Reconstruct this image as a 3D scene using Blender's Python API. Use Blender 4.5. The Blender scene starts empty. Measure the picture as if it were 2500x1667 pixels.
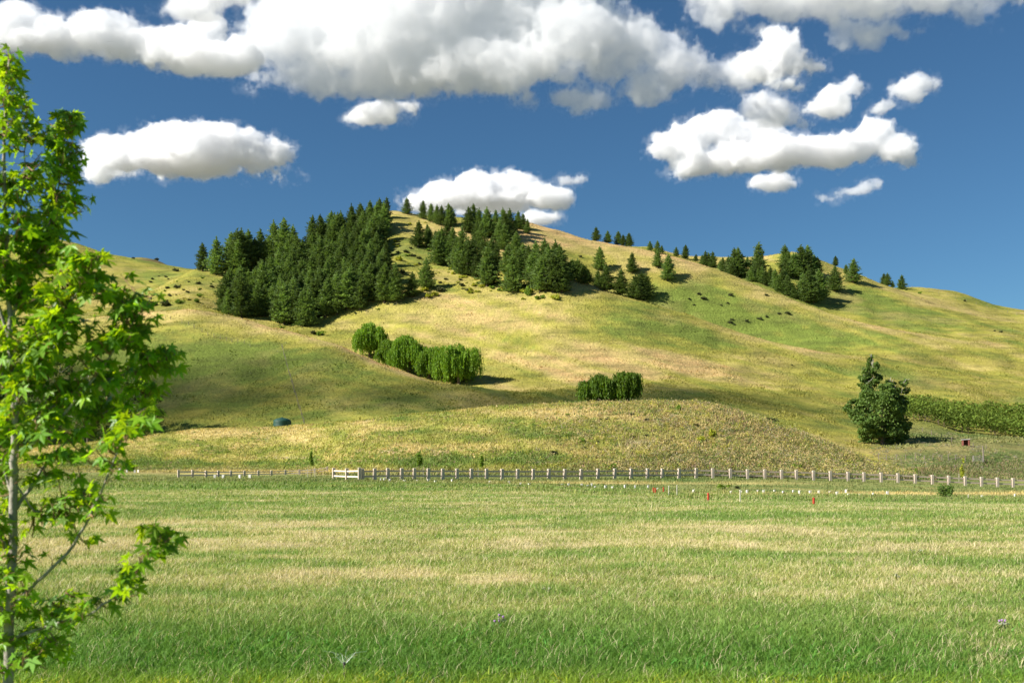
import bpy, math, random
import numpy as np
from mathutils import Vector
# ------------------------------------------------------------------ camera, sky, sun, exposure
F = 2430.0; YH = 1127.0; CZ = 1.8           # focal length and horizon line in photo pixels, eye height in metres
sc = bpy.context.scene; COL = sc.collection
cam = bpy.data.cameras.new("camera"); co = bpy.data.objects.new("camera", cam); COL.objects.link(co); sc.camera = co
cam.sensor_width = 36; cam.lens = 36 * F / 2500; cam.shift_y = (YH - 833.5) / 2500
cam.clip_start = .1; cam.clip_end = 30000
co.location = (0, 0, CZ); co.rotation_euler = (math.radians(90), 0, 0)
cam.dof.use_dof = True; cam.dof.focus_distance = 120; cam.dof.aperture_fstop = 4.2
SE, SA = 36.0, -111.0                        # sun elevation and azimuth (clockwise from the view axis), degrees
w = bpy.data.worlds.new("World"); sc.world = w; w.use_nodes = True
nt = w.node_tree; bg = nt.nodes['Background']; sky = nt.nodes.new('ShaderNodeTexSky'); sky.sky_type = 'NISHITA'
sky.sun_disc = False; sky.sun_elevation = math.radians(SE); sky.sun_rotation = math.radians(SA)
sky.altitude = 300; sky.air_density = 1.0; sky.dust_density = 0.0; sky.ozone_density = 3.0
hs = nt.nodes.new('ShaderNodeHueSaturation'); hs.inputs['Saturation'].default_value = 1.0; hs.inputs['Hue'].default_value = .5
pol = nt.nodes.new('ShaderNodeVectorMath'); pol.operation = 'MULTIPLY'; pol.inputs[1].default_value = (.43, .67, .79)   # polarising filter
nt.links.new(sky.outputs[0], hs.inputs['Color']); nt.links.new(hs.outputs[0], pol.inputs[0]); nt.links.new(pol.outputs[0], bg.inputs[0]); bg.inputs[1].default_value = 0.055
L = bpy.data.lights.new("sun", "SUN"); L.energy = 5.0; L.angle = math.radians(.53); L.color = (1, .955, .88)
lo = bpy.data.objects.new("sun", L); COL.objects.link(lo)
SUN = Vector((math.sin(math.radians(SA)) * math.cos(math.radians(SE)), math.cos(math.radians(SA)) * math.cos(math.radians(SE)), math.sin(math.radians(SE))))
lo.rotation_euler = SUN.to_track_quat('Z', 'Y').to_euler()
vs = sc.view_settings; vs.view_transform = 'Standard'; vs.look = 'None'; vs.exposure = 1.0; vs.gamma = 1
sc.cycles.use_denoising = True; sc.cycles.denoising_input_passes = 'RGB_ALBEDO_NORMAL'
sc.cycles.volume_bounces = 32; sc.cycles.max_bounces = 32; sc.cycles.diffuse_bounces = 3; sc.cycles.transmission_bounces = 4
sc.cycles.volume_step_rate = 1.6; sc.cycles.volume_max_steps = 512; sc.cycles.transparent_max_bounces = 8

# ------------------------------------------------------------------ numpy helpers
R = np.random.default_rng(11)
TAB = R.uniform(-1, 1, (256, 256)).astype(np.float32)
def n2(x, y):
    i = np.floor(x).astype(int); j = np.floor(y).astype(int); f = x - i; g = y - j
    f = f * f * (3 - 2 * f); g = g * g * (3 - 2 * g)
    a = TAB[i & 255, j & 255]; b = TAB[(i + 1) & 255, j & 255]; c = TAB[i & 255, (j + 1) & 255]; d = TAB[(i + 1) & 255, (j + 1) & 255]
    return (a * (1 - f) + b * f) * (1 - g) + (c * (1 - f) + d * f) * g
def fb(x, y, octv=4, gain=.5, off=0.):
    o = 0; a = 1; t = 0
    for k in range(octv):
        o = o + a * n2(x * 2 ** k + 37.7 * k + off, y * 2 ** k + 17.3 * k + off * 1.7); t += a; a *= gain
    return o / t
def tag(o, label=None, cat=None, group=None, kind=None):
    if label: o['label'] = label
    if cat: o['category'] = cat
    if group: o['group'] = group
    if kind: o['kind'] = kind
    return o
def link(name, data, parent=None, loc=None):
    o = bpy.data.objects.new(name, data); COL.objects.link(o)
    if parent: o.parent = parent
    if loc is not None: o.location = loc
    return o
def empty(name, loc, rz=0, s=1):
    o = link(name, None, None, loc); o.rotation_euler = (0, 0, rz); o.scale = (s, s, s) if not hasattr(s, '__len__') else s
    o.empty_display_size = .3
    return o
def npmesh(name, V, faces, mats, col=None, fmat=None, smooth=False):
    """faces: list of integer arrays (n,3) or (n,4)"""
    me = bpy.data.meshes.new(name); V = np.asarray(V, np.float32).reshape(-1, 3)
    me.vertices.add(len(V)); me.vertices.foreach_set('co', V.ravel())
    if not isinstance(faces, list): faces = [faces]
    li = np.concatenate([f.ravel() for f in faces]).astype(np.int32)
    tot = np.concatenate([np.full(len(f), f.shape[1]) for f in faces]).astype(np.int32)
    st = np.concatenate([[0], np.cumsum(tot)[:-1]]).astype(np.int32)
    me.loops.add(len(li)); me.loops.foreach_set('vertex_index', li)
    me.polygons.add(len(tot)); me.polygons.foreach_set('loop_start', st); me.polygons.foreach_set('loop_total', tot)
    if fmat is not None: me.polygons.foreach_set('material_index', np.asarray(fmat, np.int32))
    me.polygons.foreach_set('use_smooth', np.full(len(tot), smooth))
    for m in (mats if isinstance(mats, list) else [mats]): me.materials.append(m)
    if col is not None:
        c = np.ones((len(V), 4), np.float32); c[:, :3] = col
        a = me.color_attributes.new('tint', 'FLOAT_COLOR', 'POINT'); a.data.foreach_set('color', c.ravel())
    me.update(); return me
class MB:
    """collects boxes, tubes and loops into one mesh"""
    def __init__(s): s.v = []; s.q = []; s.n = 0
    def add(s, V, Q): s.v.append(np.asarray(V, float)); s.q.append(np.asarray(Q) + s.n); s.n += len(V)
    def box(s, c, h, rz=0, bev=0, tilt=0):
        x, y, z = h; b = min(bev, x * .45, y * .45) if bev else 0; b = b or 1e-9
        V = []
        for zz, ins in ((-z, 0), (z - b, 0), (z, b)):
            for sx, sy in ((-1, -1), (1, -1), (1, 1), (-1, 1)): V.append((sx * (x - ins), sy * (y - ins), zz))
        V = np.array(V); ct, st = math.cos(tilt), math.sin(tilt)
        V = np.stack([V[:, 0] * ct - V[:, 2] * st, V[:, 1], V[:, 0] * st + V[:, 2] * ct], 1)
        ca, sa = math.cos(rz), math.sin(rz)
        V = np.stack([V[:, 0] * ca - V[:, 1] * sa, V[:, 0] * sa + V[:, 1] * ca, V[:, 2]], 1) + np.array(c)
        Q = [(3, 2, 1, 0), (8, 9, 10, 11)]
        for k in (0, 4):
            for i in range(4): j = (i + 1) % 4; Q.append((k + i, k + j, k + 4 + j, k + 4 + i))
        s.add(V, Q)
    def tube(s, P, r, n=6):
        P = np.asarray(P, float); m = len(P); r = np.broadcast_to(np.asarray(r, float), (m,))
        T = np.gradient(P, axis=0); T /= np.linalg.norm(T, axis=1)[:, None] + 1e-9
        up = np.array([0, 0, 1.]) if abs(T[0, 2]) < .9 else np.array([1., 0, 0])
        A = np.cross(T, up); A /= np.linalg.norm(A, axis=1)[:, None] + 1e-9; B = np.cross(T, A)
        a = np.arange(n) / n * 2 * np.pi
        V = P[:, None] + r[:, None, None] * (np.cos(a)[None, :, None] * A[:, None] + np.sin(a)[None, :, None] * B[:, None])
        Q = [(i * n + j, i * n + (j + 1) % n, (i + 1) * n + (j + 1) % n, (i + 1) * n + j) for i in range(m - 1) for j in range(n)]
        V = np.concatenate([V.reshape(-1, 3), P[-1:], P[:1]]); e = m * n
        Q += [((m - 1) * n + j, (m - 1) * n + (j + 1) % n, e, e) for j in range(n)]
        s.add(V, Q)
    def lathe(s, prof, n=24, c=(0, 0, 0)):
        a = np.arange(n) / n * 2 * np.pi; V = []
        for r, z in prof: V += [(c[0] + r * math.cos(t), c[1] + r * math.sin(t), c[2] + z) for t in a]
        s.add(V, [(i * n + j, i * n + (j + 1) % n, (i + 1) * n + (j + 1) % n, (i + 1) * n + j) for i in range(len(prof) - 1) for j in range(n)])
    def mesh(s, name, m, smooth=False):
        V = np.concatenate(s.v); Q = np.concatenate(s.q)
        t = Q[:, 2] == Q[:, 3]; fs = [f for f in (Q[~t], Q[t][:, :3]) if len(f)]
        return npmesh(name, V, fs, m, smooth=smooth)
    def build(s, name, m, parent=None, loc=None, smooth=False): return link(name, s.mesh(name, m, smooth), parent, loc)

# ------------------------------------------------------------------ materials
def newmat(name):
    m = bpy.data.materials.new(name); m.use_nodes = True; return m, m.node_tree, m.node_tree.nodes['Principled BSDF']
def simple(name, c, rough=.8, var=.15, scale=3., bump=.2):
    m, t, b = newmat(name); N = t.nodes; K = t.links.new
    no = N.new('ShaderNodeTexNoise'); no.inputs['Scale'].default_value = scale; no.inputs['Detail'].default_value = 5
    ge = N.new('ShaderNodeTexCoord'); K(ge.outputs['Object'], no.inputs['Vector'])
    r = N.new('ShaderNodeValToRGB'); r.color_ramp.elements[0].position = .3; r.color_ramp.elements[1].position = .7
    r.color_ramp.elements[0].color = tuple(x * (1 - var) for x in c) + (1,); r.color_ramp.elements[1].color = tuple(min(1, x * (1 + var)) for x in c) + (1,)
    K(no.outputs[0], r.inputs[0]); K(r.outputs[0], b.inputs['Base Color']); b.inputs['Roughness'].default_value = rough
    b.inputs['Specular IOR Level'].default_value = .2
    if bump:
        bu = N.new('ShaderNodeBump'); bu.inputs['Strength'].default_value = bump; bu.inputs['Distance'].default_value = .02
        K(no.outputs[0], bu.inputs['Height']); K(bu.outputs[0], b.inputs['Normal'])
    return m
def leafmat(name, c, trans=.35, tc=None, rough=.6, spec=.25, var=.35):
    """leaf surface: tint attribute x colour, diffuse + translucent"""
    m, t, b = newmat(name); N = t.nodes; K = t.links.new
    at = N.new('ShaderNodeAttribute'); at.attribute_name = 'tint'
    oi = N.new('ShaderNodeObjectInfo')
    mr = N.new('ShaderNodeMapRange'); mr.inputs['To Min'].default_value = 1 - var * .5; mr.inputs['To Max'].default_value = 1 + var * .5; K(oi.outputs['Random'], mr.inputs['Value'])
    mx = N.new('ShaderNodeMix'); mx.data_type = 'RGBA'; mx.blend_type = 'MULTIPLY'; mx.inputs[0].default_value = 1
    K(at.outputs['Color'], mx.inputs[6]); mx.inputs[7].default_value = tuple(c) + (1,)
    vm = N.new('ShaderNodeVectorMath'); vm.operation = 'SCALE'; K(mx.outputs[2], vm.inputs[0]); K(mr.outputs[0], vm.inputs['Scale'])
    K(vm.outputs[0], b.inputs['Base Color']); b.inputs['Roughness'].default_value = rough; b.inputs['Specular IOR Level'].default_value = spec
    tr = N.new('ShaderNodeBsdfTranslucent'); vm2 = N.new('ShaderNodeVectorMath'); vm2.operation = 'MULTIPLY'; K(vm.outputs[0], vm2.inputs[0])
    vm2.inputs[1].default_value = tc or (1.5, 1.3, .5); K(vm2.outputs[0], tr.inputs['Color'])
    ms = N.new('ShaderNodeMixShader'); ms.inputs[0].default_value = trans; K(b.outputs[0], ms.inputs[1]); K(tr.outputs[0], ms.inputs[2])
    K(ms.outputs[0], N['Material Output'].inputs['Surface']); return m
def groundmat(name, sc1, bump, bdist, contour=True, fine=1.0, fa=1.):
    """tint attribute modulated by contour-following and isotropic noise, with bump"""
    m, t, b = newmat(name); N = t.nodes; K = t.links.new
    at = N.new('ShaderNodeAttribute'); at.attribute_name = 'tint'
    ge = N.new('ShaderNodeNewGeometry')
    mp = N.new('ShaderNodeMapping'); K(ge.outputs['Position'], mp.inputs['Vector'])
    mp.inputs['Scale'].default_value = (sc1 * .35, sc1 * .35, sc1 * (2.2 if contour else .35))
    a = N.new('ShaderNodeTexNoise'); a.inputs['Scale'].default_value = 1; a.inputs['Detail'].default_value = 6; a.inputs['Roughness'].default_value = .65; K(mp.outputs[0], a.inputs['Vector'])
    c = N.new('ShaderNodeTexNoise'); c.inputs['Scale'].default_value = fine; c.inputs['Detail'].default_value = 6; c.inputs['Roughness'].default_value = .7; K(ge.outputs['Position'], c.inputs['Vector'])
    d = N.new('ShaderNodeTexNoise'); d.inputs['Scale'].default_value = sc1 * .22; d.inputs['Detail'].default_value = 4; K(ge.outputs['Position'], d.inputs['Vector'])
    def ramp(src, p0, p1, v0, v1):
        r = N.new('ShaderNodeMapRange'); r.inputs['From Min'].default_value = p0; r.inputs['From Max'].default_value = p1; r.clamp = True
        r.inputs['To Min'].default_value = v0; r.inputs['To Max'].default_value = v1; K(src, r.inputs['Value']); return r.outputs[0]
    def mul(col, fac):
        v = N.new('ShaderNodeVectorMath'); v.operation = 'SCALE'; K(col, v.inputs[0]); K(fac, v.inputs['Scale']); return v.outputs[0]
    def mixc(fac, col, col2):
        x = N.new('ShaderNodeMix'); x.data_type = 'RGBA'; K(fac, x.inputs[0]); K(col, x.inputs[6]); x.inputs[7].default_value = col2 + (1,); return x.outputs[2]
    k = at.outputs['Color']
    k = mixc(ramp(d.outputs[0], .5, .72, 0, .5), k, (.40, .29, .12))
    k = mixc(ramp(a.outputs[0], .5, .75, 0, .6), k, (.13, .15, .045))
    k = mul(k, ramp(a.outputs[0], .3, .7, 1.22, .78)); k = mul(k, ramp(c.outputs[0], .32, .68, 1 - .32 * fa, 1 + .3 * fa))
    K(k, b.inputs['Base Color']); b.inputs['Roughness'].default_value = .95; b.inputs['Specular IOR Level'].default_value = .05
    s = N.new('ShaderNodeMath'); s.operation = 'ADD'; K(a.outputs[0], s.inputs[0]); K(c.outputs[0], s.inputs[1])
    bu = N.new('ShaderNodeBump'); bu.inputs['Strength'].default_value = bump; bu.inputs['Distance'].default_value = bdist
    K(s.outputs[0], bu.inputs['Height']); K(bu.outputs[0], b.inputs['Normal'])
    return m

# ------------------------------------------------------------------ terrain: a swept surface through contour lines
LY = [ # (depth polyline, picture-height polyline) for each contour line from near to far; x in photo pixels
 ([(0, 3)], 'flat'), ([(0, 12)], 'flat'), ([(0, 38)], 'flat'),
 ([(0, 84), (1300, 80), (2500, 74)], [(-1500, 1181), (0, 1179), (900, 1181), (1300, 1187), (1700, 1209), (2000, 1219), (2500, 1224), (4000, 1230)]),
 ([(0, 150), (430, 150), (800, 112), (885, 97), (1300, 106), (1700, 116), (2100, 121), (2500, 125), (4000, 128)],
  [(-1500, 1163), (0, 1164), (430, 1166), (800, 1169), (885, 1172), (1300, 1172), (1700, 1169), (1900, 1171), (2150, 1178), (2316, 1185), (2473, 1191), (2700, 1196), (4000, 1200)]),
 ([(0, 200), (430, 196), (700, 185), (885, 130), (1300, 117), (1700, 122), (2000, 127), (2200, 140), (2500, 165), (4000, 175)],
  [(-1500, 1150), (0, 1148), (330, 1146), (600, 1146), (900, 1154), (1300, 1157), (1700, 1160), (2000, 1166), (2200, 1165), (2350, 1166), (2500, 1166), (4000, 1175)]),
 ([(0, 215), (430, 212), (700, 203), (885, 158), (1300, 142), (1700, 145), (2000, 145), (2200, 150), (2500, 185), (4000, 195)],
  [(-1500, 1130), (0, 1125), (330, 1110), (600, 1095), (900, 1090), (1300, 1073), (1600, 1065), (1800, 1080), (2000, 1123), (2120, 1148), (2211, 1156), (2350, 1152), (2500, 1150), (4000, 1150)]),
 ([(0, 240), (430, 236), (700, 228), (885, 195), (1300, 175), (1700, 172), (2000, 162), (2200, 158), (2500, 205), (4000, 215)],
  [(-1500, 1110), (0, 1095), (200, 1083), (330, 1068), (400, 1058), (500, 1048), (600, 1045), (700, 1041), (800, 1035), (900, 1026), (1000, 1014), (1100, 1005), (1200, 996), (1340, 988), (1430, 985), (1600, 983), (1700, 984), (1807, 1008), (1913, 1047), (2020, 1085), (2126, 1128), (2211, 1152), (2300, 1140), (2500, 1128), (4000, 1130)]),
 ([(0, 262), (430, 258), (700, 250), (885, 220), (1300, 205), (1700, 198), (2000, 185), (2200, 180), (2500, 218), (4000, 230)],
  [(-1500, 1125), (0, 1112), (330, 1088), (500, 1066), (700, 1060), (900, 1046), (1100, 1025), (1340, 1006), (1600, 1000), (1700, 1003), (1807, 1026), (1913, 1062), (2020, 1098), (2100, 1116), (2211, 1125), (2300, 1108), (2500, 1100), (4000, 1100)]),
 ([(0, 280), (430, 276), (700, 270), (885, 252), (1300, 245), (1700, 240), (2000, 235), (2200, 225), (2500, 240), (4000, 250)],
  [(-1500, 1115), (0, 1095), (330, 1075), (500, 1056), (700, 1048), (900, 1036), (1100, 1012), (1340, 992), (1500, 985), (1700, 990), (1807, 1008), (1913, 1035), (2020, 1065), (2100, 1077), (2180, 1080), (2300, 1073), (2500, 1072), (4000, 1070)]),
 ([(0, 330), (430, 325), (700, 312), (1000, 285), (1300, 275), (1700, 275), (2000, 275), (2200, 255), (2500, 262), (4000, 270)],
  [(-1500, 960), (0, 950), (400, 915), (600, 925), (800, 955), (1000, 990), (1100, 993), (1340, 980), (1500, 972), (1700, 968), (1807, 978), (1913, 998), (2020, 1025), (2100, 1048), (2180, 1052), (2300, 1062), (2500, 1068), (4000, 1065)]),
 ([(0, 385), (430, 380), (700, 360), (1000, 320), (1275, 300), (1500, 315), (2000, 320), (2200, 300), (2500, 300), (4000, 310)],
  [(-1500, 850), (0, 800), (250, 773), (350, 761), (470, 754), (553, 772), (650, 793), (731, 815), (833, 848), (925, 890), (1063, 935), (1169, 951), (1275, 966), (1400, 962), (1600, 945), (1800, 955), (2000, 985), (2150, 1010), (2300, 1015), (2500, 1018), (4000, 1020)]),
 ([(0, 415), (430, 410), (700, 385), (1000, 345), (1275, 325), (1500, 335), (2000, 340), (2200, 325), (2500, 325), (4000, 335)],
  [(-1500, 865), (0, 820), (250, 795), (350, 785), (470, 778), (553, 796), (650, 812), (731, 830), (833, 862), (925, 903), (1063, 947), (1169, 953), (1275, 955), (1400, 945), (1600, 926), (1800, 935), (2000, 965), (2150, 985), (2300, 990), (2500, 995), (4000, 1000)]),
 ([(0, 440), (430, 438), (700, 420), (1000, 378), (1275, 365), (1500, 370), (2000, 372), (2500, 372), (4000, 380)],
  [(-1500, 845), (0, 800), (250, 772), (350, 755), (470, 746), (553, 772), (650, 788), (731, 806), (833, 830), (925, 865), (1063, 890), (1169, 893), (1275, 888), (1400, 872), (1600, 860), (1800, 880), (2000, 915), (2200, 945), (2500, 962), (4000, 970)]),
 ([(0, 455), (430, 455), (700, 450), (961, 440), (1388, 432), (1700, 418), (1950, 405), (2200, 400), (2500, 400), (4000, 405)],
  [(-1500, 835), (0, 792), (250, 764), (350, 746), (470, 730), (553, 752), (650, 755), (750, 745), (860, 715), (961, 690), (1100, 700), (1250, 690), (1330, 680), (1388, 678), (1452, 700), (1513, 721), (1580, 740), (1630, 758), (1707, 780), (1783, 805), (1835, 822), (1900, 838), (1976, 853), (2053, 868), (2200, 900), (2500, 935), (4000, 960)]),
 ([(0, 470), (430, 475), (700, 485), (961, 485), (1388, 480), (1700, 470), (1950, 455), (2200, 440), (2500, 440), (4000, 445)],
  [(-1500, 830), (0, 788), (250, 758), (350, 735), (470, 700), (553, 705), (650, 708), (750, 690), (860, 655), (961, 620), (1100, 635), (1250, 645), (1330, 665), (1388, 690), (1452, 716), (1513, 738), (1580, 757), (1630, 773), (1707, 795), (1783, 817), (1835, 829), (1900, 840), (1976, 848), (2053, 856), (2200, 880), (2500, 910), (4000, 940)]),
 ([(0, 500), (250, 500), (476, 560), (961, 565), (1388, 550), (1733, 525), (1950, 505), (2257, 480), (2500, 475), (4000, 480)],
  [(-1500, 825), (0, 785), (150, 780), (250, 750), (340, 720), (392, 697), (440, 672), (476, 655), (560, 655), (640, 645), (700, 613), (800, 570), (870, 545), (925, 516), (961, 514), (1000, 521), (1050, 530), (1110, 534), (1200, 536), (1295, 546), (1359, 560), (1436, 583), (1500, 593), (1546, 601), (1620, 619), (1700, 642), (1733, 653), (1796, 676), (1860, 701), (1950, 732), (2027, 762), (2104, 786), (2173, 803), (2257, 818), (2400, 840), (2500, 852), (4000, 920)]),
 ([(0, 560), (250, 560), (476, 610), (961, 615), (1388, 600), (1733, 580), (1950, 560), (2257, 530), (2500, 520), (4000, 525)],
  [(-1500, 820), (0, 780), (150, 770), (250, 765), (340, 740), (392, 715), (440, 685), (476, 668), (560, 680), (700, 650), (800, 610), (925, 556), (961, 550), (1110, 560), (1295, 580), (1436, 605), (1546, 622), (1620, 639), (1700, 660), (1733, 672), (1796, 695), (1860, 718), (1950, 745), (2027, 770), (2104, 788), (2173, 798), (2257, 805), (2400, 820), (2500, 830), (4000, 900)]),
 ([(0, 620), (476, 650), (1388, 650), (1733, 640), (1950, 625), (2257, 590), (2500, 580), (4000, 580)],
  [(-1500, 740), (0, 690), (150, 690), (250, 695), (340, 690), (392, 685), (440, 675), (476, 665), (560, 690), (700, 680), (961, 590), (1110, 590), (1295, 600), (1436, 612), (1546, 613), (1620, 628), (1700, 648), (1733, 655), (1796, 660), (1860, 672), (1950, 694), (2027, 718), (2104, 742), (2173, 756), (2257, 770), (2400, 790), (2500, 802), (4000, 880)]),
 ([(0, 730), (476, 740), (1388, 720), (1733, 710), (1950, 700), (2257, 670), (2500, 655), (4000, 655)],
  [(-1500, 600), (-300, 560), (0, 570), (120, 580), (188, 593), (265, 619), (306, 626), (379, 640), (427, 652), (445, 656), (476, 660), (560, 690), (700, 690), (961, 620), (1295, 600), (1436, 605), (1546, 602), (1580, 602), (1620, 612), (1680, 625), (1758, 630), (1820, 628), (1873, 624), (1924, 617), (1951, 618), (1997, 634), (2033, 647), (2079, 662), (2155, 691), (2214, 712), (2239, 722), (2308, 746), (2400, 770), (2500, 785), (4000, 860)]),
 ([(0, 800), (1388, 780), (1950, 760), (2257, 740), (2500, 730), (4000, 730)],
  [(-1500, 640), (0, 610), (188, 625), (265, 645), (379, 665), (476, 680), (961, 650), (1295, 640), (1546, 632), (1620, 642), (1758, 658), (1873, 650), (1951, 646), (2033, 676), (2079, 690), (2155, 714), (2214, 724), (2239, 728), (2308, 742), (2400, 764), (2500, 778), (4000, 850)]),
 ([(0, 900), (1388, 880), (2200, 860), (2500, 850), (4000, 850)],
  [(-1500, 660), (0, 640), (120, 640), (188, 650), (230, 645), (265, 640), (306, 634), (330, 627), (355, 629), (379, 634), (405, 645), (440, 664), (476, 700), (961, 680), (1546, 670), (1758, 690), (1951, 680), (2079, 700), (2155, 704), (2214, 702), (2232, 702), (2283, 706), (2334, 713), (2385, 729), (2436, 746), (2500, 757), (2700, 800), (4000, 860)]),
 ([(0, 1100)], [(0, 800), (4000, 950)]),
]
px = np.concatenate([np.arange(-1500, -260, 40), np.arange(-260, 2760, 4.), np.arange(2760, 4001, 40)])
def smooth_interp(P, x, hw=18.):
    P = np.array(P, float); y = np.interp(x, P[:, 0], P[:, 1])
    if len(P) < 3: return y
    ks = np.linspace(-hw, hw, 13); wg = np.exp(-(ks / hw * 2) ** 2); wg /= wg.sum()
    return sum(g * np.interp(x + k, P[:, 0], P[:, 1]) for g, k in zip(wg, ks))
KD = np.array([smooth_interp(d, px, 150.) for d, y in LY])
KY = np.array([YH + F * CZ / KD[i] if y == 'flat' else smooth_interp(y, px, 20. if i in (7, 11, 14, 16, 19, 21) else 55.) for i, (d, y) in enumerate(LY)])
for k_, x0_, x1_, am_ in ((15, 1400, 1980, 22), (17, 1745, 2230, 20), (12, 350, 1080, 14), (8, -300, 2080, 12), (20, 1560, 2220, 10)):
    KY[k_] += am_ / (1 + np.exp(-(px - x0_) / 30)) / (1 + np.exp((px - x1_) / 60))
def pchip(K, t):
    n = len(K); dl = np.diff(K, axis=0); m = np.zeros_like(K)
    a, b = dl[:-1], dl[1:]; s = (a * b) > 0
    with np.errstate(all='ignore'): m[1:-1] = np.where(s, 2 * a * b / (a + b), 0)
    m[0] = dl[0]; m[-1] = dl[-1]
    i = np.clip(np.floor(t).astype(int), 0, n - 2); f = (t - i)[:, None]
    return (2 * f ** 3 - 3 * f ** 2 + 1) * K[i] + (f ** 3 - 2 * f ** 2 + f) * m[i] + (3 * f ** 2 - 2 * f ** 3) * K[i + 1] + (f ** 3 - f ** 2) * m[i + 1]
NT = 26
T = np.arange(0, (len(LY) - 1) * NT + 1) / NT
KLD = np.log(KD); GD = np.exp(pchip(KLD, T))
KZ = CZ + (YH - KY) / F * KD
GY = pchip(KY, T)                            # rows x columns, picture height of every terrain point
GX = (px[None] - 1250) / F * GD; GZ = CZ + (YH - GY) / F * GD
TT = np.broadcast_to(T[:, None], GZ.shape)
flat = T[:, None] < 3; w3 = np.clip(3 - TT, 0, 1)
GZ = np.where(flat, np.minimum(GZ, CZ) * 1.0, GZ)
sm = lambda a, b: (lambda u: u * u * (3 - 2 * u))(np.clip((TT - a) / (b - a), 0, 1))
hm = sm(5, 6) * (1 - sm(7, 8.5)); hh = sm(8.5, 10.5)
GZ = GZ + .05 * fb(GX / 5, GD / 5, 3) * (1 - sm(3, 5)) + hm * (.45 * fb(GX / 9, GD / 9, 4)) \
   + hh * (1.5 * fb(GX / 38, GD / 38, 4) + .35 * fb(GX / 7, GD / 7, 3, off=9)) + (.12 * fb(GX / 6, GD / 6, 3, off=4)) * sm(3, 5) * (1 - sm(5, 6))
cr = sum(np.exp(-((TT - k_) / .45) ** 2) for k_ in (11, 14, 16, 19, 21)); GZ = GZ + hh * (1 - .8 * np.clip(cr, 0, 1)) * (3.0 * fb((GX * .9 - GD * .35) / 34, (GD + GX * .3) / 130, 3, .45, off=51) + .8 * fb((GX * .9 - GD * .3) / 10, GD / 45, 2, off=57))
GY = YH - (GZ - CZ) * F / GD
VY = np.minimum.accumulate(GY, axis=0)       # running skyline, tells what is in view
def ground(x, d):
    """height of the terrain at picture column x and depth d (arrays)"""
    x = np.atleast_1d(np.asarray(x, float)); d = np.atleast_1d(np.asarray(d, float)); u = np.interp(x, px, np.arange(len(px)))
    i = np.clip(u.astype(int), 0, len(px) - 2); f = u - i; out = np.zeros(len(x))
    o = np.argsort(i, kind='stable'); cut = np.flatnonzero(np.diff(i[o])) + 1
    for idx in np.split(o, cut):
        if not len(idx): continue
        c = i[idx[0]]; za = np.interp(d[idx], GD[:, c], GZ[:, c]); zb = np.interp(d[idx], GD[:, c + 1], GZ[:, c + 1])
        out[idx] = za * (1 - f[idx]) + zb * f[idx]
    return out
def gxy(X, Yd): return ground(X / Yd * F + 1250, Yd)
def spot(x, y, tmin=0., tmax=99):
    """world point of the terrain seen at photo pixel (x, y)"""
    c = int(np.argmin(abs(px - x))); k0 = int(tmin * NT)
    col = GY[k0:, c]; h = np.flatnonzero(col <= y); k = k0 + (int(h[0]) if len(h) else int(np.argmin(col)))
    k = min(k, int(tmax * NT)); d = GD[k, c]
    return Vector(((x - 1250) / F * d, d, float(ground(x, d)[0])))

# colours of the ground (base colours, linear)
GREEN = np.array((.11, .19, .035)); YGREEN = np.array((.27, .265, .055)); STRAW = np.array((.50, .395, .155)); TAN = np.array((.56, .38, .19)); SOIL = np.array((.46, .36, .25))
def mixv(a, b, f): return a * (1 - f[..., None]) + b * f[..., None]
def field_green(X, D):
    q = fb(X / 11, D / 6., 3, off=13)
    y = YH + F * CZ / D * (1 + .07 * q) + 60 * q * np.clip(30 / D, .1, 1.3)
    g = np.interp(y, [1172, 1185, 1205, 1222, 1240, 1262, 1285, 1305, 1345, 1378, 1420, 1455, 1500, 1535, 1580, 1667, 2500],
                     [1.0, .8, .62, .45, .58, .7, .55, .22, .25, .55, .55, .42, .38, .5, .95, 1.05, 1.1])
    return g + .17 + .62 * fb(X / 10, D / 3.2, 4, .65, off=3) + .6 * fb(X / 1.6, D / .9, 4, .6, off=41) + .35 * np.clip((10.3 - D) / 1.5, 0, 1) + .3 * fb(X / .5, D / .4, 3)
def field_col(g, X, D):
    c = mixv(np.array((.60, .50, .29)), np.array((.36, .37, .10)), np.clip(g * 2.2, 0, 1)); c = mixv(c, np.array((.19, .29, .06)), np.clip((g - .42) * 1.8, 0, 1))
    c = mixv(c, np.array((.11, .235, .03)), np.clip((11.2 - D) / 1.6, 0, .85) * np.clip(g * 1.6 - .2, 0, 1))
    return mixv(c, np.array((.34, .43, .03)), np.clip((9. - D) / .7, 0, 1) * np.clip(.6 + fb(X / .8, D / .5, 3), 0, 1))
def gauss(x, y, cx, cy, rx, ry): return np.exp(-((x - cx) / rx) ** 2 - ((y - cy) / ry) ** 2)
PX2 = np.broadcast_to(px[None], GZ.shape)
dry = .42 + .45 * fb(GX / 45, GD / 45 + GZ / 12, 5, .55, off=2) + .2 * fb(GX / 9, GD / 9 + GZ / 2, 3, off=7)
for k, xa, xb, am, wd in ((11, -400, 1050, .6, .3), (14, 1330, 2150, .55, .35), (16, 1560, 2300, .6, .4), (16, 900, 1560, .25, .5), (19, 1600, 2500, .25, .6), (16, 250, 500, .4, .5)):
    e = 1 / (1 + np.exp(-(PX2 - xa) / 40)) / (1 + np.exp((PX2 - xb) / 40)); dry = dry + am * e * np.exp(-((TT - k) / wd) ** 2)
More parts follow.
